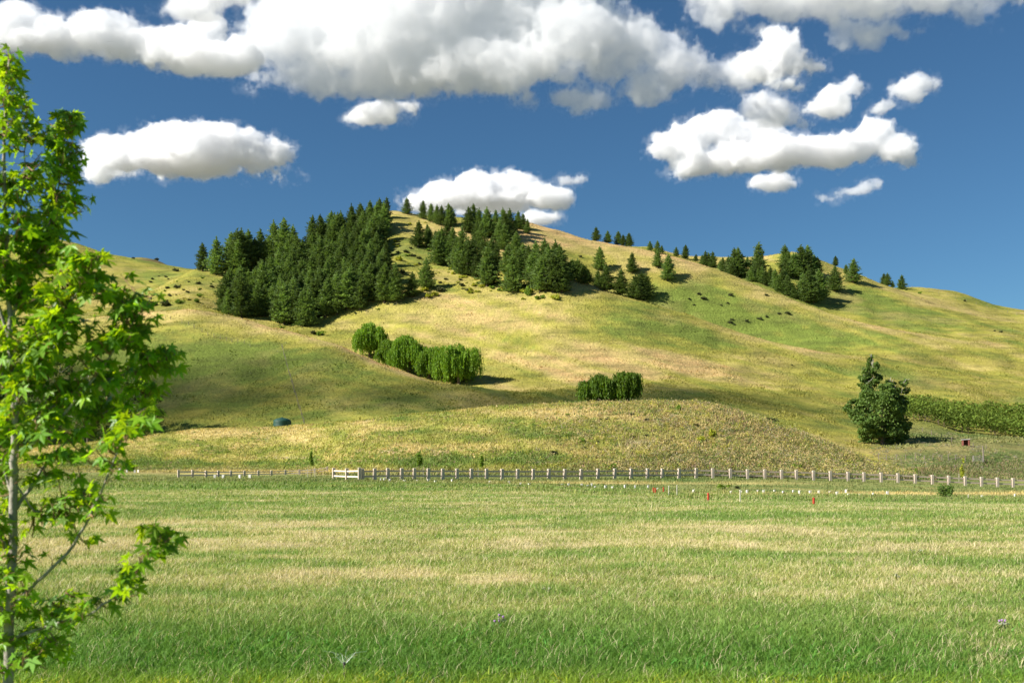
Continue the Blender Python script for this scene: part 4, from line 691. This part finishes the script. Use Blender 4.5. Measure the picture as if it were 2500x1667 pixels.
# ------------------------------------------------------------------ young tree at the left, close to the viewer
rng = np.random.default_rng(4); D0 = 4.6; kf = D0 / F
def W3(x, y, dz=0.): dd = D0 + dz; return np.array([(x - 1250) / F * dd, dd, CZ + (YH - y) / F * dd])
BR = [ # trunk then limbs: (pixel path, depth offset at tip, radius start)
 ([(12, 2080), (16, 1800), (20, 1667), (24, 1500), (31, 1300), (35, 1150), (38, 1050), (30, 930), (22, 800), (17, 650), (12, 480), (10, 330), (22, 150)], 0, .027),
 ([(22, 800), (55, 700), (115, 560), (150, 420), (165, 290)], .22, .012), ([(33, 1000), (90, 870), (160, 750), (205, 690), (238, 612)], -.3, .013), ([(38, 1060), (120, 1000), (220, 940), (330, 905), (428, 865)], .2, .013),
 ([(36, 1120), (110, 1060), (200, 960), (290, 840), (365, 725)], -.15, .013), ([(34, 1250), (80, 1180), (150, 1090), (250, 1010), (350, 960)], .35, .014),
 ([(30, 1480), (90, 1420), (180, 1330), (245, 1200), (290, 1090), (318, 1020)], -.25, .014), ([(26, 1560), (110, 1530), (205, 1505), (265, 1465), (325, 1400), (385, 1320)], -.1, .013),
 ([(20, 1650), (60, 1610), (120, 1540), (160, 1440)], .25, .012), ([(35, 1240), (10, 1150), (-20, 1060), (-60, 940)], .3, .013), ([(31, 1390), (0, 1310), (-60, 1230), (-140, 1160)], -.3, .013),
 ([(22, 820), (-20, 700), (-60, 560), (-70, 430)], -.1, .011), ([(30, 950), (-40, 850), (-120, 740), (-150, 650)], .2, .012), ([(26, 1520), (-20, 1460), (-120, 1400), (-190, 1330)], .1, .013), ([(16, 640), (45, 540), (60, 400), (68, 260)], .12, .009),
 ([(36, 1180), (100, 1250), (170, 1240), (210, 1200)], .15, .008)]
o = empty('young_tree', W3(12, 2080)); base = W3(12, 2080); tag(o, 'young tree with bright star-shaped leaves and slim grey trunk close at the left', 'tree')
brp = []
for bi, (path, dz, r0) in enumerate(BR):
    m = len(path); P = np.array([W3(x_, y_, dz * (i / (m - 1)) ** 1.2) for i, (x_, y_) in enumerate(path)]) ; tt = np.linspace(0, m - 1, (m - 1) * 5 + 1)
    Pk = pchip(P, tt) if m > 2 else P; Pk = Pk + rng.normal(size=Pk.shape) * .003; rr = r0 * (1 if bi == 0 else .68) * (1 - .82 * np.linspace(0, 1, len(Pk)))
    mb = MB(); mb.tube(Pk - base, rr, 9 if bi == 0 else 6); mb.build('trunk' if bi == 0 else 'branch', M_greybark, o, smooth=True)
    brp.append((Pk, rr, np.array([[(p_[0] / p_[1]) * F + 1250, YH - (p_[2] - CZ) / p_[1] * F] for p_ in Pk])))
OUT = [(-160, 700), (-110, 420), (-40, 220), (8, 128), (40, 150), (62, 210), (64, 290), (82, 400), (98, 400), (104, 330), (112, 285), (165, 270), (196, 300), (203, 400), (222, 450), (205, 520), (185, 560), (205, 620), (240, 606), (285, 640), (305, 700), (365, 705), (378, 740), (345, 790), (345, 850), (432, 860), (420, 905), (390, 950), (395, 1010), (340, 1050), (325, 1110), (290, 1170), (250, 1260), (190, 1290),
       (120, 1290), (60, 1330), (60, 1380), (130, 1440), (200, 1440), (205, 1500), (185, 1570), (150, 1640), (0, 1640), (-150, 1500), (-230, 1200), (-220, 900)]
tips = []
while len(tips) < 720:
    x_, y_ = rng.uniform(-230, 440), rng.uniform(125, 1650)
    if not inside(x_, y_, OUT): continue
    if y_ > 1070 and rng.random() < (.5 if y_ < 1400 else .1): continue
    if x_ < -40 and rng.random() < .55: continue
    if y_ < 640 and rng.random() < .3: continue
    if n2(np.array([x_ / 42.]), np.array([y_ / 55.]))[0] < -.42: continue
    tips.append((x_, y_))
tips += [(rng.uniform(5, 45), rng.uniform(128, 330)) for _ in range(26)] + [(rng.uniform(115, 195), rng.uniform(275, 420)) for _ in range(16)] + [(rng.normal(400, 22), rng.normal(1320, 22)) for _ in range(9)] + [(rng.normal(318, 20), rng.normal(1400, 28)) for _ in range(9)] + [(rng.normal(290, 15), rng.normal(1450, 18)) for _ in range(3)] + [(430, 1315), (395, 1290), (372, 1290)]
for path, dz_, r0_ in BR[1:]:
    m_ = len(path); pa = np.array(path, float)
    for _ in range(16):
        u_ = rng.uniform(.28, 1) * (m_ - 1); k_ = min(int(u_), m_ - 2); q_ = pa[k_] * (1 - u_ + k_) + pa[k_ + 1] * (u_ - k_); tips.append((q_[0] + rng.normal() * 20, q_[1] + rng.normal() * 20))
# leaf outline: five pointed lobes, stalk at origin, pointing +x
LA = []
for k_, (ang, ln) in enumerate(((-112, .62), (-55, .92), (0, 1.08), (55, .92), (112, .62))):
    a_ = math.radians(ang); LA.append((math.cos(a_) * ln * .5, math.sin(a_) * ln * .5, 1))
    if k_ < 4: b_ = math.radians(ang + 28); LA.append((math.cos(b_) * .17, math.sin(b_) * .17, 0))
def leafgeo():
    pts = [(-.03, 0, 0)]; prof = []
    for (ang, ln) in ((-112, .6), (-55, .9), (0, 1.1), (55, .9), (112, .6)):
        a_ = math.radians(ang); t_ = np.array([math.cos(a_), math.sin(a_)]); nn = np.array([-t_[1], t_[0]])
        for f_, wv in ((.22, -.09), (.5, -.085), (1., 0), (.5, .085), (.22, .09)): q = t_ * ln * .5 * f_ + nn * wv * ln; prof.append((q[0], q[1], -.1 * f_ * f_ * ln))
    return np.array([(0, 0, 0)] + prof)
LG = leafgeo(); m = len(LG) - 1; LF = np.array([(0, i, i + 1) for i in range(1, m)])
LV = []; LC = []; twig = MB(); ptw = MB()
for (x_, y_) in tips:
    best = None
    for Pk, rr, pp in brp:
        dx = pp[:, 0] - x_; dy = pp[:, 1] - y_; dist = np.hypot(dx, dy) - .35 * np.clip(dy, 0, 60) + 14 * (rr / .01); j = int(np.argmin(dist))
        if best is None or dist[j] < best[0]: best = (dist[j], Pk[j])
    q0 = best[1]; dep = q0[1] - D0 + rng.normal() * .1; q1 = W3(x_, y_, dep); L_ = np.linalg.norm(q1 - q0); mid = (q0 + q1) / 2 + np.array([0, 0, -.12 * L_])
    if L_ > .03: twig.tube([q0 - base, mid - base, q1 - base], [.004, .003, .002], 4)
    nl = rng.integers(3, 6) if y_ < 1070 else rng.integers(2, 4)
    for _ in range(nl):
        s_ = rng.uniform(.45, 1.); at_ = q0 * (1 - s_) ** 2 + 2 * mid * s_ * (1 - s_) + q1 * s_ * s_ if L_ > .05 else q1
        pd = rng.normal(size=3); pd[2] = abs(pd[2]) * .6; pd /= np.linalg.norm(pd); pe = at_ + pd * rng.uniform(.025, .06); ptw.tube([at_ - base, (at_ + pe) / 2 + [0, 0, .008] - base, pe - base], [.0013, .0012, .001], 3)
        ax = pd * np.array([1, 1, .3]) + rng.normal(size=3) * .3; ax[2] -= rng.uniform(.3, 1.3); ax /= np.linalg.norm(ax); up = np.array([rng.normal() * .6 - .3, rng.normal() * .6, 1.]); bx = np.cross(up, ax); bx /= np.linalg.norm(bx) + 1e-9; cz_ = np.cross(ax, bx)
        sz = rng.uniform(.075, .135) * (.8 if y_ < 450 else 1) ; cup = rng.uniform(-.5, 1.6)
        LV.append(pe - base + sz * (LG[:, :1] * ax + LG[:, 1:2] * bx + (LG[:, 2:] * cup) * cz_)); tn = rng.uniform(.55, 1.35); y1 = rng.uniform(-.15, .45) ** 1; LC.append(np.tile(np.array([tn * (1 + max(0, y1)), tn * (1 + .2 * max(0, y1)), tn * .8]), (m + 1, 1)))
nL = len(LV); print('leaves', nL)
M_star = leafmat('star_leaves', (.16, .36, .02), .5, (1.9, 1.45, .3), .45, .4, 0)
link('foliage', npmesh('foliage', np.concatenate(LV), np.concatenate([LF + i * (m + 1) for i in range(nL)]), M_star, col=np.concatenate(LC)), o)
M_twig = simple('twig_bark', (.24, .15, .07), .8, .2, 40.); twig.build('twigs', M_twig, o); ptw.build('leaf_stalks', M_twig, o)

# ------------------------------------------------------------------ small things in the near grass
M_brass = simple('dull_plastic', (.05, .05, .05), .5, .1, 20.); M_water = newmat('water_jet')[0]; wb = M_water.node_tree.nodes['Principled BSDF']
wb.inputs['Base Color'].default_value = (.95, .97, 1, 1); wb.inputs['Alpha'].default_value = .18; wb.inputs['Roughness'].default_value = .2
p = spot(840, 1656, 0); o = empty('lawn_sprinkler', p); tag(o, 'small lawn sprinkler with a fine fan of water in the near grass', 'sprinkler')
mb = MB(); mb.lathe([(.006, -.05), (.007, .07), (.012, .072), (.013, .10), (.008, .106), (.001, .108)], 12); mb.build('head', M_brass, o)
for a_ in np.linspace(-.3, 3.4, 9):
    dx, dy = math.cos(a_), math.sin(a_); L_ = .16 + .05 * math.sin(a_ * 5); mb = MB(); mb.tube([(dx * .02, dy * .02, .10), (dx * L_ * .5, dy * L_ * .5, .10 + L_ * .45), (dx * L_, dy * L_, .10 + L_ * .5)], [.0016, .0012, .0006], 4); mb.build('water_jet', M_water, o)
M_purple = simple('purple_petals', (.36, .20, .42), .8, .2, 20.); M_thst = leafmat('thistle_leaf', (.42, .45, .32), .3, None, .7, .2, 0)
for i, (x, y, s, fl, lab) in enumerate([(1218, 1535, .16, 5, 'purple flowered weed in the near grass, left of the middle'), (2452, 1540, .14, 4, 'purple flowered weed at the right edge of the near grass'), (1342, 1450, .15, 0, 'pale grey thistle standing out of the straw grass'), (2232, 1362, .17, 0, 'pale thistle in the dry grass toward the right edge'), (2190, 1425, .12, 0, 'small grey thistle in the green patch at the right')]):
    rg = np.random.default_rng(i); s *= .75; p = spot(x, y, 0); o = empty('thistle', p); tag(o, lab, 'weed', 'thistles and flowering weeds in the field'); B = [(rg.normal() * .3 * s, rg.normal() * .3 * s, s * rg.uniform(.3, .9), .3 * s, .3 * s, .25 * s) for _ in range(4)]
    link('foliage', leafmesh('foliage', blobpts(B, 34, rg, .1), .013, M_thst, rg, .1, 0, 1.6), o); mb = MB()
    for b_ in B: mb.tube([(0, 0, -.02), (b_[0], b_[1], b_[2] + .1 * s)], [.003, .002], 4)
    mb.build('stem', M_thst, o)
    for b_ in B[:fl]: mb = MB(); mb.lathe([(.002, 0), (.010, .006), (.013, .02), (.008, .026), (.001, .024)], 8, (b_[0], b_[1], b_[2] + .1 * s)); mb.build('flower', M_purple, o)
# ------------------------------------------------------------------ clouds: real volumes at their own distance (base about 1 km up)
def _axis(n, s):
    cells = int(n * s) + 1; u = np.arange(n) * s; i = np.floor(u).astype(int); f = u - i; f = f * f * f * (f * (6 * f - 15) + 10)
    A = np.zeros((n, cells + 2), np.float32); A[np.arange(n), i] = 1 - f; A[np.arange(n), i + 1] += f; return A
def n3(shape, cell, seed):
    As = [_axis(n, 1. / c) for n, c in zip(shape, cell if hasattr(cell, '__len__') else (cell,) * 3)]
    t = np.random.default_rng(seed).uniform(-1, 1, [a.shape[1] for a in As]).astype(np.float32)
    for A in As: t = np.tensordot(t, A, (0, 1))
    return t
def fb3(shape, cell, octv, seed, gain=.5, bill=False):
    o = np.zeros(shape, np.float32); a = 1; tot = 0
    for k in range(octv):
        if cell / 2 ** k < 1.6: break
        n = n3(shape, cell / 2 ** k, seed + k); o += a * ((1 - 2.6 * np.abs(n)) if bill else n * 1.5); tot += a; a *= gain
    return o / tot
_cm = {}
def cloudmat(dens, an):
    if (dens, an) in _cm: return _cm[(dens, an)]
    m = bpy.data.materials.new('cloud_vapour'); m.use_nodes = True; t = m.node_tree; t.nodes.clear()
    out = t.nodes.new('ShaderNodeOutputMaterial'); pv = t.nodes.new('ShaderNodeVolumePrincipled'); pv.inputs['Color'].default_value = (.984, .984, .986, 1)
    pv.inputs['Density'].default_value = dens; pv.inputs['Anisotropy'].default_value = an; t.links.new(pv.outputs[0], out.inputs['Volume']); _cm[(dens, an)] = m; return m
def cloud(label, blobs, ybase, px_vox=3.2, seed=1, amp=.62, edge=.2, dens=.05, depthk=1., wisp=1., an=0., world=None):
    """blobs: (x, y, rx, ry) in photo pixels of the cloud as seen, set at the distance where a 1 km base shows at picture height ybase"""
    D = F * 1000. / (YH - ybase); k = D / F; vox = px_vox * k; P = []; rs = random.Random(seed)
    for b in blobs or []:
        d_ = D + rs.uniform(-.5, .5) * b[3] * k; P.append(((b[0] - 1250) / F * d_, d_, CZ + (YH - b[1]) / F * d_, b[2] / F * d_, max(b[2] * .6, b[3]) * depthk / F * d_, b[3] / F * d_))
    P = np.array(world if world else P); A = amp * 30 * k; pad = A * 1.3 + 2 * vox; mn = (P[:, :3] - P[:, 3:]).min(0) - pad; mx = (P[:, :3] + P[:, 3:]).max(0) + pad
    n = np.ceil((mx - mn) / vox).astype(int) + 1; mx = mn + (n - 1) * vox; ax = [(mn[i] + np.arange(n[i]) * vox).astype(np.float32) for i in range(3)]
    kk = 9. * k; S = np.full(tuple(n), 1e-12, np.float32)
    for c in P:
        lim = [(int(max(0, (c[i] - c[3 + i] * 1.6 - pad - mn[i]) // vox)), int(min(n[i], (c[i] + c[3 + i] * 1.6 + pad - mn[i]) // vox + 2))) for i in range(3)]
        s_ = tuple(slice(a_, b_) for a_, b_ in lim); X, Y, Z = ax[0][s_[0]][:, None, None], ax[1][s_[1]][None, :, None], ax[2][s_[2]][None, None, :]
        q = np.sqrt(((X - c[0]) / c[3]) ** 2 + ((Y - c[1]) / c[4]) ** 2 + ((Z - c[2]) / c[5]) ** 2)
        S[s_] += np.exp(np.clip((1 - q) * min(c[3:]), -40 * kk, 40 * kk) / kk)
    S = kk * np.log(S); zz = ((ax[2] - mn[2]) / (mx[2] - mn[2]))[None, None, :]
    nb = fb3(tuple(n), 52 / px_vox, 6, seed, .68, True); nw = fb3(tuple(n), 80 / px_vox, 7, seed + 50, .7)
    S = S + A * (nb * (.45 + .6 * zz) + wisp * nw * (1.15 - .5 * zz)) - A * .15
    nf = fb3(tuple(n), 22 / px_vox, 4, seed + 90, .7); den = np.clip(S / (edge * 30 * k), 0, 1); den = den * den * (3 - 2 * den); den = np.maximum(den, .12 * np.clip((S + (6 + 9 * nf) * k) / (10 * k), 0, 1) * np.clip(nf * 2.5, 0, 1))
    print(label, n, round(den.size / 1e6, 2), 'M', round(D))
    me = bpy.data.meshes.new('cloud_density'); me.vertices.add(den.size); at = me.attributes.new('d', 'FLOAT', 'POINT'); at.data.foreach_set('value', den.transpose(2, 1, 0).ravel())
    src = bpy.data.objects.new('cloud_density', me)                  # plain table of densities, never linked to the scene
    o = bpy.data.objects.new('cloud', bpy.data.volumes.new('cloud')); COL.objects.link(o); tag(o, label, 'cloud', 'clouds in the sky')
    g = bpy.data.node_groups.new('cloud', 'GeometryNodeTree')
    for io in ('INPUT', 'OUTPUT'): g.interface.new_socket('Geometry', in_out=io, socket_type='NodeSocketGeometry')
    N = g.nodes; K = g.links.new; go = N.new('NodeGroupOutput'); vc = N.new('GeometryNodeVolumeCube'); oi = N.new('GeometryNodeObjectInfo'); oi.inputs['Object'].default_value = src
    vc.inputs['Min'].default_value = mn; vc.inputs['Max'].default_value = mx
    for i, a_ in enumerate('XYZ'): vc.inputs['Resolution ' + a_].default_value = int(n[i])
    pos = N.new('GeometryNodeInputPosition')
    def vm(op, a_, b_):
        m = N.new('ShaderNodeVectorMath'); m.operation = op; K(a_, m.inputs[0]); m.inputs[1].default_value = b_; return m.outputs[0]
    v = vm('SUBTRACT', pos.outputs[0], tuple(mn)); v = vm('MULTIPLY', v, (1 / vox,) * 3); v = vm('FLOOR', vm('ADD', v, (.5, .5, .5)), (0, 0, 0))
    dt = N.new('ShaderNodeVectorMath'); dt.operation = 'DOT_PRODUCT'; K(v, dt.inputs[0]); dt.inputs[1].default_value = (1, float(n[0]), float(n[0] * n[1]))
    si = N.new('GeometryNodeSampleIndex'); si.data_type = 'FLOAT'; si.clamp = True; na = N.new('GeometryNodeInputNamedAttribute'); na.data_type = 'FLOAT'; na.inputs[0].default_value = 'd'
    K(oi.outputs['Geometry'], si.inputs['Geometry']); K(na.outputs[0], si.inputs['Value']); K(dt.outputs['Value'], si.inputs['Index']); K(si.outputs[0], vc.inputs['Density'])
    sm_ = N.new('GeometryNodeSetMaterial'); K(vc.outputs[0], sm_.inputs[0]); sm_.inputs['Material'].default_value = cloudmat(dens, an); K(sm_.outputs[0], go.inputs[0])
    o.modifiers.new('density', 'NODES').node_group = g; return o
cloud('huge cloud bank with grey underside spanning the top of the sky', [(700, 90, 140, 100), (850, 60, 190, 140), (1000, 30, 240, 170), (1000, 150, 240, 75), (1200, 60, 240, 140), (1200, 165, 210, 65), (1400, 70, 140, 95), (1490, 110, 120, 90), (1610, 95, 72, 48), (1670, 165, 105, 55), (1750, 190, 70, 45), (1450, 252, 90, 28), (1370, 240, 100, 32), (1540, 225, 90, 34), (1620, 200, 90, 40),
      (730, 175, 110, 45), (860, 195, 140, 40), (1100, -60, 420, 90), (700, 20, 120, 60), (1060, 210, 170, 30), (1800, 200, 40, 28)], 235, 3.1, 3, amp=.7, edge=.3, dens=.022, depthk=.55)
cloud('long white cloud arm reaching to the upper left corner', [(40, 60, 60, 52), (130, 85, 80, 45), (235, 75, 85, 42), (330, 105, 100, 38), (440, 112, 100, 50), (510, 75, 52, 38), (570, 140, 75, 45), (90, 105, 90, 26), (400, 135, 80, 34), (-60, 80, 90, 60), (-180, 60, 110, 60), (500, 150, 90, 35), (300, 60, 40, 20)], 160, 3.2, 5)
cloud('thin torn cloud between the bank and its left arm', [(430, 22, 55, 16), (480, 35, 50, 14), (560, -12, 90, 24), (500, 10, 50, 14)], 60, 3., 6, amp=.4, dens=.03)
cloud('small white cloud hanging under the middle of the bank', [(880, 285, 38, 17), (935, 268, 55, 18), (990, 262, 35, 14), (915, 290, 50, 12)], 300, 2.6, 7, amp=.35)
cloud('broad white oval cloud low on the left', [(290, 370, 75, 42), (400, 355, 110, 50), (500, 350, 110, 48), (600, 370, 90, 42), (665, 375, 45, 28), (245, 432, 45, 22), (460, 400, 180, 26), (230, 345, 22, 16)], 430, 2.5, 8, amp=.55)
cloud('white heaped cloud just above the wooded summit', [(1035, 490, 50, 16), (1090, 470, 60, 30), (1165, 455, 65, 40), (1250, 458, 75, 38), (1320, 475, 50, 26), (1350, 478, 34, 20), (1190, 492, 160, 20)], 510, 2.3, 9, amp=.42)
cloud('small puff of cloud resting on the ridge behind the crest pines', [(1318, 535, 36, 14), (1300, 525, 18, 12), (1350, 532, 18, 8)], 546, 2.4, 10, amp=.3)
cloud('tiny torn wisps right of the heaped cloud', [(1402, 443, 22, 9), (1374, 438, 9, 9), (1412, 436, 9, 8)], 450, 2.2, 12, amp=.3, dens=.03)
cloud('large white cloud with a rounded head at the right', [(1640, 352, 52, 26), (1700, 330, 60, 38), (1765, 300, 62, 40), (1830, 335, 85, 46), (1740, 400, 80, 24), (1900, 375, 100, 36), (2000, 370, 85, 32), (2080, 365, 70, 34), (2135, 325, 52, 44), (2190, 362, 48, 38), (1700, 416, 50, 14), (1640, 372, 36, 14), (2215, 395, 24, 14)], 410, 2.7, 13, amp=.5)
cloud('soft grey puffs behind the large right cloud', [(1838, 250, 32, 28), (1880, 262, 60, 26), (1910, 295, 60, 20), (1850, 280, 30, 20)], 290, 2.8, 14, dens=.025)
cloud('round torn cloud above the rounded head at the right', [(2040, 242, 46, 34), (2085, 215, 34, 22), (2000, 262, 34, 13), (2055, 270, 30, 16)], 290, 2.6, 15, amp=.4)
cloud('hooked wispy cloud furthest right in mid sky', [(2215, 218, 30, 20), (2250, 203, 36, 15), (2225, 235, 26, 18), (2180, 255, 24, 15), (2155, 268, 24, 10)], 275, 2.6, 16, amp=.45, dens=.035)
cloud('ragged white cloud column linking the bank and the top right clouds', [(1900, 115, 52, 40), (1930, 160, 75, 36), (1860, 170, 45, 24), (1930, 205, 50, 20), (1830, 150, 40, 22), (1990, 165, 34, 20), (1880, 80, 30, 14)], 215, 3., 17, amp=.6)
cloud('grey based cloud bank along the top right edge', [(1780, 5, 90, 30), (1900, 5, 140, 40), (2050, 10, 190, 34), (2250, -5, 150, 34), (2400, 5, 80, 28), (2060, 62, 60, 30), (2110, 92, 50, 20), (2180, 75, 70, 10), (1760, 45, 60, 20), (1830, 75, 50, 22), (2410, 45, 26, 18), (1950, -40, 250, 40), (2300, -50, 250, 40)], 90, 3.4, 18, amp=.7, edge=.3, dens=.02, depthk=.6)
cloud('small white cloud beneath the large right cloud', [(1875, 450, 34, 12), (1905, 440, 30, 14), (1850, 445, 12, 8), (1920, 432, 12, 9)], 462, 2.4, 19, amp=.35)
cloud('faint stretched wisp low at the right', [(2080, 467, 34, 10), (2115, 458, 26, 12), (2010, 482, 20, 7), (2140, 448, 10, 8)], 480, 2.2, 20, amp=.35, dens=.025)
cloud('tiny slanted wisp left of the large right cloud', [(1632, 424, 15, 6), (1665, 392, 12, 8)], 432, 2.2, 21, amp=.25, dens=.02)

S_ = SUN * 900.
cloud('thin cloud drifting beyond the left of the view whose shadow darkens the valley', None, YH - F * 1000 / 2600., 6., 30, amp=.5, edge=.5, dens=.021,
      world=[(-110 + S_.x, 305 + S_.y, 20 + S_.z, 105, 46, 26), (-20 + S_.x, 300 + S_.y, 10 + S_.z, 90, 34, 24), (60 + S_.x, 285 + S_.y, 6 + S_.z, 75, 30, 22), (-190 + S_.x, 300 + S_.y, 20 + S_.z, 70, 45, 24)])
